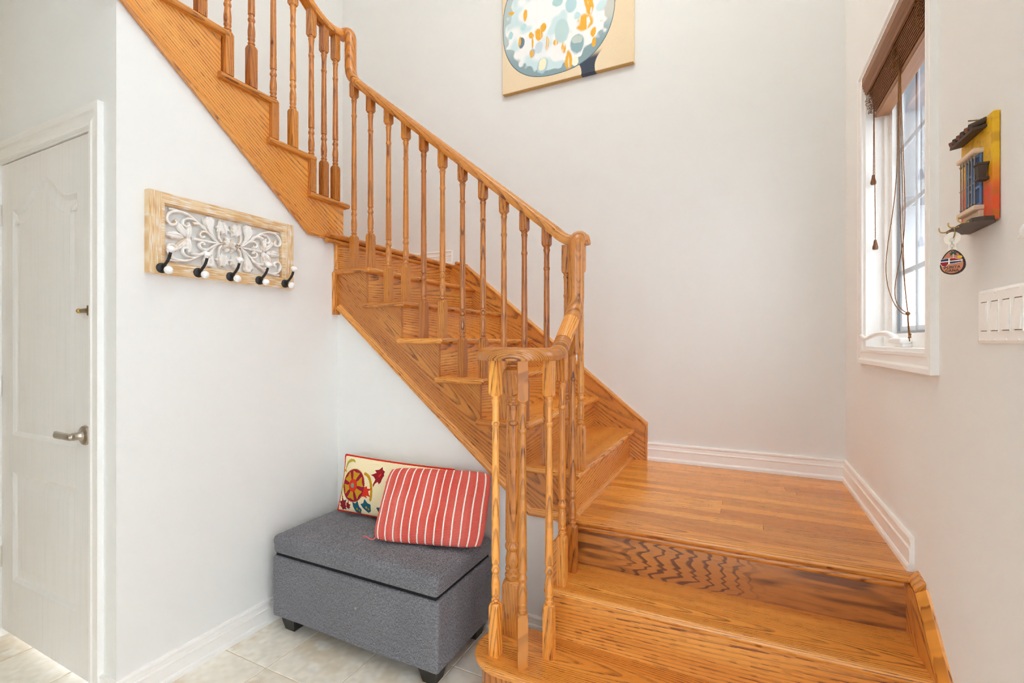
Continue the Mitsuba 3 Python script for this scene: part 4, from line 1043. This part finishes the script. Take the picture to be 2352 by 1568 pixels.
# ------------------------------------------------------------------ painting
def paint_fn(p, n, uv):
    a, b = (p.x + 1.46) / 0.882, (p.z - 2.935) / 0.882
    w1 = noise(a * 26, b * 26, 1.0) - 0.5; w2 = noise(a * 70, b * 70, 2.0) - 0.5
    wa, wb = a + 0.020 * (noise(a * 9, b * 9, 5.0) - 0.5) + 0.010 * w1, b + 0.020 * (noise(a * 9, b * 9, 8.0) - 0.5) + 0.008 * w2
    bg = mix((0.80, 0.62, 0.40), (0.84, 0.69, 0.48), noise(a * 5, b * 5)) * (0.95 + 0.05 * noise(a * 300, b * 300))
    ca, cb = (a - 0.440) / 0.437, (b - 0.500) / 0.448
    e = dr.power(dr.abs(ca), 2.35) + dr.power(dr.abs(cb), 2.35)
    crown = 1 - smoothstep(0.985, 1.0, e)
    tw = 0.050 + 0.10 * dr.square(dr.maximum(b - 0.03, 0) * 7) + 0.03 * dr.square(dr.maximum(0.02 - b, 0) * 18)
    trunk = (1 - smoothstep(tw - 0.004, tw + 0.002, dr.abs(a - 0.682 + 0.10 * dr.maximum(b - 0.02, 0)))) * (1 - smoothstep(0.10, 0.16, b))
    # rim of the crown: teal darkening to navy at the lower right
    rim = smoothstep(0.70, 0.80, e + 0.35 * w1)
    navy = smoothstep(0.03, -0.03, b - 0.055 - 0.16 * (a - 0.55) + 0.02 * w1) * smoothstep(0.46, 0.54, a)
    rimc = mix((0.26, 0.37, 0.40), (0.47, 0.56, 0.55), smoothstep(0.18, 0.42, wb))
    rimc = mix(rimc, (0.055, 0.075, 0.11), dr.clip(navy + 0.0, 0, 1))
    rimc = mix(rimc, (0.60, 0.60, 0.54), smoothstep(0.30, 0.40, wb) * smoothstep(0.5, 0.7, a))
    f = fbm(a * 7, b * 7, 2.0, 3)
    body = mix((0.82, 0.85, 0.86), (0.90, 0.90, 0.88), f)
    body = mix(body, (0.58, 0.74, 0.77), smoothstep(0.52, 0.70, fbm(a * 9 + 3, b * 9, 4.0, 2)) * 0.9)
    col = mix(rimc, body, 1 - rim)
    def ell(x, y, rx, ry, soft=0.35):
        d = dr.square((wa - x) / rx) + dr.square((wb - y) / ry)
        return 1 - smoothstep(1 - soft, 1 + soft * 0.5, d)
    for x, y, rx, ry, c in ((0.483, 0.352, 0.060, 0.090, (0.50, 0.66, 0.66)), (0.554, 0.519, 0.045, 0.055, (0.45, 0.64, 0.68)), (0.599, 0.433, 0.024, 0.026, (0.52, 0.72, 0.74)), (0.599, 0.233, 0.052, 0.072, (0.28, 0.42, 0.46)), (0.60, 0.262, 0.040, 0.034, (0.52, 0.60, 0.55)),
                            (0.337, 0.150, 0.046, 0.062, (0.42, 0.60, 0.66)), (0.337, 0.160, 0.034, 0.050, (0.90, 0.86, 0.62)), (0.452, 0.575, 0.044, 0.040, (0.42, 0.62, 0.62)), (0.068, 0.446, 0.020, 0.030, (0.45, 0.68, 0.70)), (0.18, 0.48, 0.030, 0.024, (0.50, 0.72, 0.74)), (0.16, 0.36, 0.024, 0.046, (0.16, 0.22, 0.28)),
                            (0.30, 0.29, 0.032, 0.044, (0.58, 0.68, 0.74)), (0.25, 0.262, 0.024, 0.030, (0.42, 0.50, 0.55)), (0.70, 0.70, 0.05, 0.07, (0.45, 0.64, 0.68)), (0.30, 0.75, 0.06, 0.07, (0.50, 0.66, 0.66))):
        col = mix(col, c, ell(x, y, rx, ry))
    og = mi.Float(0)
    for x, y, rx, ry in ((0.191, 0.560, 0.018, 0.046), (0.300, 0.385, 0.034, 0.050), (0.335, 0.430, 0.024, 0.036), (0.240, 0.392, 0.020, 0.032), (0.690, 0.520, 0.034, 0.130), (0.650, 0.370, 0.064, 0.056), (0.716, 0.285, 0.022, 0.034), (0.725, 0.212, 0.018, 0.038), (0.366, 0.303, 0.012, 0.056),
                         (0.431, 0.285, 0.020, 0.026), (0.493, 0.225, 0.020, 0.044), (0.535, 0.130, 0.028, 0.068), (0.246, 0.255, 0.018, 0.026), (0.147, 0.373, 0.011, 0.042), (0.080, 0.610, 0.026, 0.014), (0.245, 0.33, 0.010, 0.040), (0.55, 0.76, 0.05, 0.06)):
        og = dr.maximum(og, ell(x, y, rx, ry, 0.45))
    streak = smoothstep(0.30, 0.55, noise(wa * 60, wb * 16, 9.0) + 0.25)
    col = mix(col, (0.80, 0.43, 0.05), og * streak)
    col = mix(col, (0.90, 0.86, 0.70), ell(0.585, 0.115, 0.030, 0.034))
    line = smoothstep(0.955, 0.975, e) * crown
    col = mix(col, (0.05, 0.08, 0.11), line * 0.8)
    edge = 1 - smoothstep(0.002, 0.006, b)
    bg = mix(bg, (0.46, 0.28, 0.09), edge)
    out = mix(bg, (0.055, 0.070, 0.10), trunk)
    return mix(out, col, crown)
bs('canvas_paint', {'type': 'principled', 'base_color': mikit.proc(paint_fn), 'roughness': 0.7, 'specular': 0.3})
plain('canvas_edge', (0.46, 0.30, 0.115), 0.8)
pk = 'painting'
tag(pk, 'unframed canvas of a pale teal and orange tree hanging high on the back wall', 'painting')
add(pk + '__canvas', cbox(-1.460, -0.579, YB - 0.037, YB - 0.002, 2.936, 4.10, 0.004), 'canvas_paint', False)

# ------------------------------------------------------------------ blind
bk = 'window_blind'
tag(bk, 'brown wooden blind drawn up to the top of the narrow window', 'blind')
vp = [(0.0, 0.0), (-0.018, 0.0), (-0.020, 0.006), (-0.020, 0.034), (-0.017, 0.038), (-0.019, 0.044), (-0.014, 0.050), (-0.016, 0.056), (-0.010, 0.062), (-0.012, 0.068), (-0.007, 0.074), (0.0, 0.074)]
vz = 2.366
m = trimesh.creation.extrude_polygon(Polygon([(a, -b) for a, b in vp]).buffer(0), 0.690, engine='earcut')
m = xf(m, frame([XR - 0.0005, 1.728, vz], [1, 0, 0], [0, 0, 1], [0, 1, 0]))
if m.volume < 0: m.invert()
add(bk + '__valance', m, 'blind_wood', 20)
add(bk + '__head_rail', mbox(XR + 0.012, XR + 0.058, 1.735, 2.412, 2.296, 2.338), 'blind_wood', False)
for i in range(11):
    z = 2.300 - 0.0082 * i; xo = XR + 0.002 + 0.0018 * i
    add(bk + '__slat', xf(cbox(0, 0.050, 1.735, 2.418, -0.0014, 0.0014, 0.0008), frame([xo, 0, z - 0.0], [0.985, 0, 0.06], [0, 1, 0], [-0.06, 0, 0.985])), 'blind_wood', False)
add(bk + '__bottom_rail', xf(cbox(0, 0.050, 1.735, 2.418, -0.009, 0.009, 0.003), frame([XR + 0.022, 0, 2.200], [0.985, 0, 0.06], [0, 1, 0], [-0.06, 0, 0.985])), 'blind_wood', False)
rng = np.random.default_rng(3)
for y_ in (2.385, 2.055, 1.80):
    pts = []
    for j in range(34):
        pts.append([XR + 0.006 + 0.012 * rng.normal() * 0.5 - 0.004, y_ + 0.009 * rng.normal(), 2.295 - 0.0028 * j + 0.006 * rng.normal()])
    add(bk + '__ladder_cord', tube(spline(pts, 170), 0.0011, 5), 'cord', True)
def hang(pts, r=0.0013): return tube(spline(pts, 40), r, 6)
lx = XR + 0.019
add(bk + '__lift_cord', cat(hang([(lx, 2.417, 2.300), (lx, 2.418, 2.15), (lx, 2.420, 2.04), (lx, 2.424, 1.955)]), hang([(lx + 0.002, 2.419, 2.300), (lx + 0.002, 2.416, 2.1), (lx + 0.003, 2.412, 1.9), (lx + 0.004, 2.411, 1.68)])), 'cord', True)
ts = lathe([(0.0035, 0.040), (0.005, 0.036), (0.0062, 0.026), (0.0098, 0.012), (0.0102, 0.006), (0.0085, 0.0)], 18)
add(bk + '__tassel', ts.translate([lx, 2.424, 1.918]), 'tassel_wood', 40)
add(bk + '__tassel', ts.translate([lx + 0.004, 2.411, 1.645]), 'tassel_wood', 40)
cxx = XR + 0.020
kx, ky, kz = cxx + 0.004, 1.990, 1.358
cords = [[(cxx - 0.004, 2.062, 2.30), (cxx - 0.002, 2.066, 2.1), (cxx, 2.072, 1.9), (cxx + 0.002, 2.05, 1.6), (kx, ky, kz)],
         [(cxx, 2.050, 2.30), (cxx, 2.050, 2.0), (cxx + 0.002, 2.040, 1.8), (cxx + 0.004, 2.030, 1.5), (kx, ky, kz)],
         [(cxx, 2.056, 2.30), (cxx, 2.085, 2.0), (cxx, 2.140, 1.75), (cxx, 2.235, 1.52), (cxx + 0.002, 2.150, 1.41), (kx, ky, kz)],
         [(cxx, 2.058, 2.30), (cxx, 2.035, 2.0), (cxx, 2.012, 1.8), (cxx, 2.028, 1.6), (cxx, 2.12, 1.46), (kx, ky, kz)]]
add(bk + '__lift_cord', cat(*[hang(c_) for c_ in cords]), 'cord', True)
add(bk + '__lift_cord__knot', cat(sph((kx, ky, kz), 0.0065, 12), hang([(kx, ky, kz), (kx, ky - 0.012, kz - 0.05), (kx, ky - 0.030, kz - 0.080)], 0.0016), hang([(kx, ky, kz), (kx, ky - 0.004, kz - 0.05), (kx, ky - 0.018, kz - 0.092)], 0.0016),
        sph((kx, ky - 0.024, kz - 0.070), 0.0035, 8), sph((kx, ky - 0.012, kz - 0.080), 0.0035, 8)), 'cord', True)
add(bk + '__wand', cyl((cxx - 0.006, 2.048, 2.33), (cxx - 0.004, 2.058, 2.05), 0.0022, 8), 'cord', True)

# ------------------------------------------------------------------ house-front key holder
kk = 'key_holder'
tag(kk, 'key holder shaped as a yellow and orange house front with a barred blue window', 'key holder')
bx = XR - 0.0125
add(kk + '__board', cbox(bx, XR - 0.001, 1.298, 1.452, 1.516, 1.738, 0.0015), 'plaque_paint', False)
# roof: sloping plank and clay tiles
def slope_plate(y0_, y1_, xa, za_, xb, zb2, th):
    return Manifold.hull_points(np.array([[x_, y_, z_ + d_] for y_ in (y0_, y1_) for x_, z_ in ((xa, za_), (xb, zb2)) for d_ in (0, th)]))
add(kk + '__roof', slope_plate(1.322, 1.442, XR - 0.036, 1.711, bx + 0.002, 1.7155, 0.006), 'plaque_roof', False)
for i in range(6):
    y_ = 1.330 + i * 0.0208
    add(kk + '__roof_tile', cyl((XR - 0.037, y_, 1.7205), (bx + 0.002, y_, 1.7330), 0.0070, 14, 0.0060), 'plaque_rooftile' if i % 2 else 'plaque_roof', 40)
add(kk + '__lintel', cbox(bx - 0.018, bx + 0.002, 1.337, 1.424, 1.668, 1.678, 0.002), 'plaque_stone', False)
wn = kk + '__window'
add(wn, mbox(bx - 0.002, bx + 0.002, 1.341, 1.412, 1.556, 1.668), 'plaque_blue_dark', False)
for y_ in (1.342, 1.378):
    sh = prism(sbox(y_, 1.558, y_ + 0.033, 1.668).difference(sbox(y_ + 0.005, 1.563, y_ + 0.028, 1.595)).difference(sbox(y_ + 0.005, 1.601, y_ + 0.028, 1.628)).difference(sbox(y_ + 0.005, 1.634, y_ + 0.028, 1.663)), 'x', bx - 0.004, bx)
    add(wn + '__shutter', sh, 'plaque_blue', False)
for i in range(6):
    y_ = 1.346 + i * 0.0142
    add(kk + '__bar', cat(cyl((bx - 0.012, y_, 1.556), (bx - 0.012, y_, 1.669), 0.0011, 8), sph((bx - 0.012, y_, 1.660), 0.0028, 8), sph((bx - 0.012, y_, 1.562), 0.0024, 8)), 'plaque_wire', True)
add(kk + '__bar', cyl((bx - 0.012, 1.340, 1.606), (bx - 0.012, 1.424, 1.606), 0.0010, 8), 'plaque_wire', True)
add(kk + '__sill', cbox(bx - 0.018, bx + 0.002, 1.336, 1.424, 1.545, 1.556, 0.002), 'plaque_stone', False)
add(kk + '__sill', cbox(bx - 0.008, bx + 0.002, 1.338, 1.418, 1.523, 1.546, 0.002), 'plaque_stone', False)
ln = kk + '__lantern'
add(ln, cat(Manifold.hull_points(np.array([[bx - 0.010 + sx * a, 1.321 + sy * a, z_] for a, z_ in ((0.0056, 1.608), (0.0080, 1.634)) for sx in (-1, 1) for sy in (-1, 1)])), cbox(bx - 0.020, bx + 0.001, 1.311, 1.331, 1.634, 1.639, 0.001), cbox(bx - 0.018, bx + 0.001, 1.312, 1.330, 1.602, 1.608, 0.001)), 'plaque_roof', False)
add(kk + '__shelf', Manifold.hull_points(np.array([[x_, y_, z_] for x_, y_ in ((XR - 0.001, 1.318), (XR - 0.001, 1.440), (bx, 1.290), (bx, 1.430), (XR - 0.046, 1.294), (XR - 0.046, 1.430), (XR - 0.030, 1.284)) for z_ in (1.512, 1.521)])), 'plaque_shelf', False)
add(kk + '__nail', cyl((XR - 0.028, 1.368, 1.7485), (XR, 1.368, 1.746), 0.0014, 8), 'old_brass', False)
for y_ in (1.414, 1.360, 1.309):
    hk_ = spline([(XR - 0.044, y_, 1.5165), (XR - 0.054, y_, 1.5155), (XR - 0.0605, y_, 1.5165), (XR - 0.0630, y_, 1.520), (XR - 0.0634, y_, 1.527)], 20)
    add(kk + '__hook', cat(tube(hk_, 0.0013, 8), sph((XR - 0.046, y_, 1.5165), 0.0022, 8)), 'brass', True)

# keychain on the middle hook
kc = 'keychain'
tag(kc, 'souvenir keychain with a wooden tag lettered PUNTA CANA hanging from the middle hook', 'keychain')
kx_, ky_ = XR - 0.0560, 1.360
nrm = np.array([-0.50, -0.866, 0.0]); rgt = np.array([0.866, -0.50, 0.0])
def KM(dz, dn=0.0, dr_=0.0): return frame(np.array([kx_, ky_, 0]) + nrm * dn + rgt * dr_ + np.array([0, 0, dz]), rgt, [0, 0, 1], nrm)
add(kc + '__ring', trimesh.creation.torus(0.0118, 0.0011, 28, 8).apply_transform(frame([kx_, ky_ - 0.0, 1.5045], [0, 1, 0], [0, 0, 1], [1, 0, 0])), 'old_brass', True)
for i in range(4):
    ax = frame([0, 0, 0], [1, 0, 0], [0, 1, 0], [0, 0, 1])
    tor = trimesh.creation.torus(0.0033 if i else 0.0040, 0.0007, 16, 6)
    Mx = KM(1.4885 - 0.0066 * i, 0.006); 
    if i % 2: Mx = Mx @ frame([0, 0, 0], [0, 0, -1], [0, 1, 0], [1, 0, 0])
    add(kc + '__chain_link', tor.apply_transform(Mx), 'steel', True)
opn = unary_union([Point(0, 0).buffer(0.0135, 32), sbox(-0.0060, -0.024, 0.0060, -0.005), sbox(-0.0072, -0.026, 0.0072, -0.022)]).buffer(0.0008)
add(kc + '__opener', xf(prism(opn, 'z', 0, 0.0016), KM(1.4920, 0.001)), 'tag_chrome', False)
a = np.linspace(0, 2 * PI, 64, endpoint=False)
egg = np.stack([0.0200 * np.cos(a) * (1 - 0.26 * np.sin(a)), 0.0272 * np.sin(a)], 1)
eg = Polygon(egg)
TZ = 1.4400
add(kc + '__tag', xf(prism(eg, 'z', -0.0085, -0.0005), KM(TZ, 0.004)), 'tag_edge', 40)
tg = kc + '__tag'
add(tg + '__face', xf(prism(eg.buffer(-0.0024), 'z', -0.0006, 0.0004), KM(TZ, 0.004)), 'tag_face', False)
def on_tag(key, poly, mat, z1_=0.0008):
    for g_ in getattr(poly, 'geoms', [poly]):
        add(tg + '__' + key, xf(prism(g_, 'z', 0.0002, z1_), KM(TZ, 0.004)), mat, False)
mp = Polygon([(-0.0185, 0.0072), (-0.006, 0.0082), (0.004, 0.0080), (0.010, 0.0045), (0.0165, 0.0035), (0.0150, -0.0015), (0.004, -0.0030), (-0.0070, -0.0040), (-0.0105, -0.0090), (-0.0160, -0.0075), (-0.0195, -0.0020)])
on_tag('map', mp.buffer(0.0008), 'tag_white', 0.0007)
for bxx, mt in ((sbox(-0.03, 0.0028, -0.0062, 0.02), 'tag_navy'), (sbox(-0.0038, 0.0028, 0.03, 0.02), 'tag_red'), (sbox(-0.03, -0.02, -0.0062, 0.0008), 'tag_red'), (sbox(-0.0038, -0.02, 0.03, 0.0008), 'tag_navy')):
    on_tag('map_field', mp.intersection(bxx), mt, 0.0010)
on_tag('sun', affinity.scale(Point(0.0125, 0.0095).buffer(0.0038), 1.1, 0.8), 'tag_yellow', 0.0010)
on_tag('palm', unary_union([affinity.translate(affinity.rotate(leafp(0.0035, 0, 0.007, 0.0013, 0), ang_, origin=(0, 0)), 0.002, 0.0185) for ang_ in (-35, 10, 60, 120, 170, 215)]), 'tag_green', 0.0011)
on_tag('palm', sbox(0.0015, 0.0085, 0.0025, 0.0180), 'tag_white', 0.0009)
for s_, y_, hh in (('PUNTA', -0.0142, 0.0052), ('CANA', -0.0215, 0.0052)):
    tmh = meshkit.text_mesh(s_, hh, 0.0006, True); bb = tmh.bounds
    tmh.apply_translation([-(bb[0][0] + bb[1][0]) / 2, y_, 0.0003]); tmh.apply_transform(np.diag([1.12, 1, 1, 1]))
    add(tg + '__lettering', xf(tmh, KM(TZ, 0.004)), 'tag_ink', False)

# ------------------------------------------------------------------ light switches
sk_ = 'switch_plate'
tag(sk_, 'white four-gang plate of rocker light switches on the right wall', 'light switch')
sy1 = 1.386; sw = 0.209
add(sk_ + '__plate', Manifold.batch_hull([cbox(XR - 0.004, XR, sy1 - sw, sy1, 1.261, 1.375, 0.001), cbox(XR - 0.0065, XR, sy1 - sw + 0.005, sy1 - 0.005, 1.266, 1.370, 0.001)]), 'white_plastic', 20)
for i in range(4):
    yc = sy1 - 0.0350 - 0.0463 * i
    add(sk_ + '__frame', prism(sbox(yc - 0.0170, 1.2845, yc + 0.0170, 1.3515).difference(sbox(yc - 0.0150, 1.2865, yc + 0.0150, 1.3495)), 'x', XR - 0.0080, XR - 0.006), 'white_plastic', False)
    add(sk_ + '__gap', mbox(XR - 0.0068, XR - 0.006, yc - 0.0150, yc + 0.0150, 1.2865, 1.3495), 'switch_gap', False)
    lo = 0.0035 if i else 0.0
    rk = Manifold.hull_points(np.array([[x_, y_, z_] for y_ in (yc - 0.0142, yc + 0.0142) for x_, z_ in ((XR - 0.0065, 1.2880), (XR - 0.0065, 1.3480), (XR - 0.0080 - lo, 1.2885), (XR - 0.0085, 1.318), (XR - 0.0105 + lo, 1.3475))]))
    add(sk_ + '__rocker', rk, 'white_plastic', False)
    for z_ in (1.2685, 1.3675):
        add(sk_ + '__screw', sph((XR - 0.0060, yc, z_), 0.0026, 10).scale([1, 1, 1]), 'white_plastic', True)

# white ornament cut by the right edge of the picture
og = 'wall_ornament'
tag(og, 'pointed white porcelain bird beak and head on the right wall above the light switches', 'ornament')
bd = Manifold.batch_hull([sph((XR - 0.022, 1.140, 1.4590), 0.011, 18), sph((XR - 0.024, 1.120, 1.4570), 0.017, 18)]) + Manifold.batch_hull([sph((XR - 0.022, 1.148, 1.4580), 0.006, 14), sph((XR - 0.022, 1.176, 1.4525), 0.0012, 8)]) + cyl((XR - 0.024, 1.118, 1.457), (XR, 1.118, 1.457), 0.008, 14)
add(og + '__body', bd, 'porcelain', 40)

# ------------------------------------------------------------------ chandelier (above the picture)
ch = 'chandelier'
tag(ch, 'chandelier with frosted globes hanging high in the stairwell', 'chandelier')
CX, CY, CZ = -0.55, 1.35, 4.15
add(ch + '__rod', cat(cyl((CX, CY, CZ - 0.1), (CX, CY, ZC - 0.03), 0.010, 12), lathe([(0.07, 0), (0.06, 0.03)], 24).translate([CX, CY, ZC - 0.03]), sph((CX, CY, CZ - 0.1), 0.04, 16)), 'nickel', 40)
for i in range(5):
    a = 2 * PI * i / 5 + 0.3; gx_, gy_ = CX + 0.30 * math.cos(a), CY + 0.30 * math.sin(a)
    add(ch + '__arm', tube(spline([(CX, CY, CZ - 0.1), (CX + 0.15 * math.cos(a), CY + 0.15 * math.sin(a), CZ - 0.16), (gx_, gy_, CZ - 0.075)], 20), 0.007, 8), 'nickel', True)
    gk = num(ch + '__globe')
    scene[gk] = mikit.ply(trimesh.creation.icosphere(3, 0.085).apply_translation([gx_, gy_, CZ]), 'porcelain', smooth=True, emitter={'type': 'area', 'radiance': {'type': 'rgb', 'value': list(LAMP_RGB)}})

# lamp on the hall ceiling, left of the picture
hl = 'ceiling_lamp'
tag(hl, 'round frosted lamp on the low ceiling of the hall', 'lamp')
add(hl + '__rim', lathe([(0.17, 0), (0.17, 0.03), (0.155, 0.03)], 32).translate([-3.05, -0.55, 2.75]), 'nickel', 40)
scene[hl + '__shade'] = mikit.ply(tm(lathe([(0.06, 0), (0.12, 0.012), (0.15, 0.032)], 32)).apply_translation([-3.05, -0.55, 2.722]), 'porcelain', smooth=True, emitter={'type': 'area', 'radiance': {'type': 'rgb', 'value': [26.0, 21.0, 13.5]}})
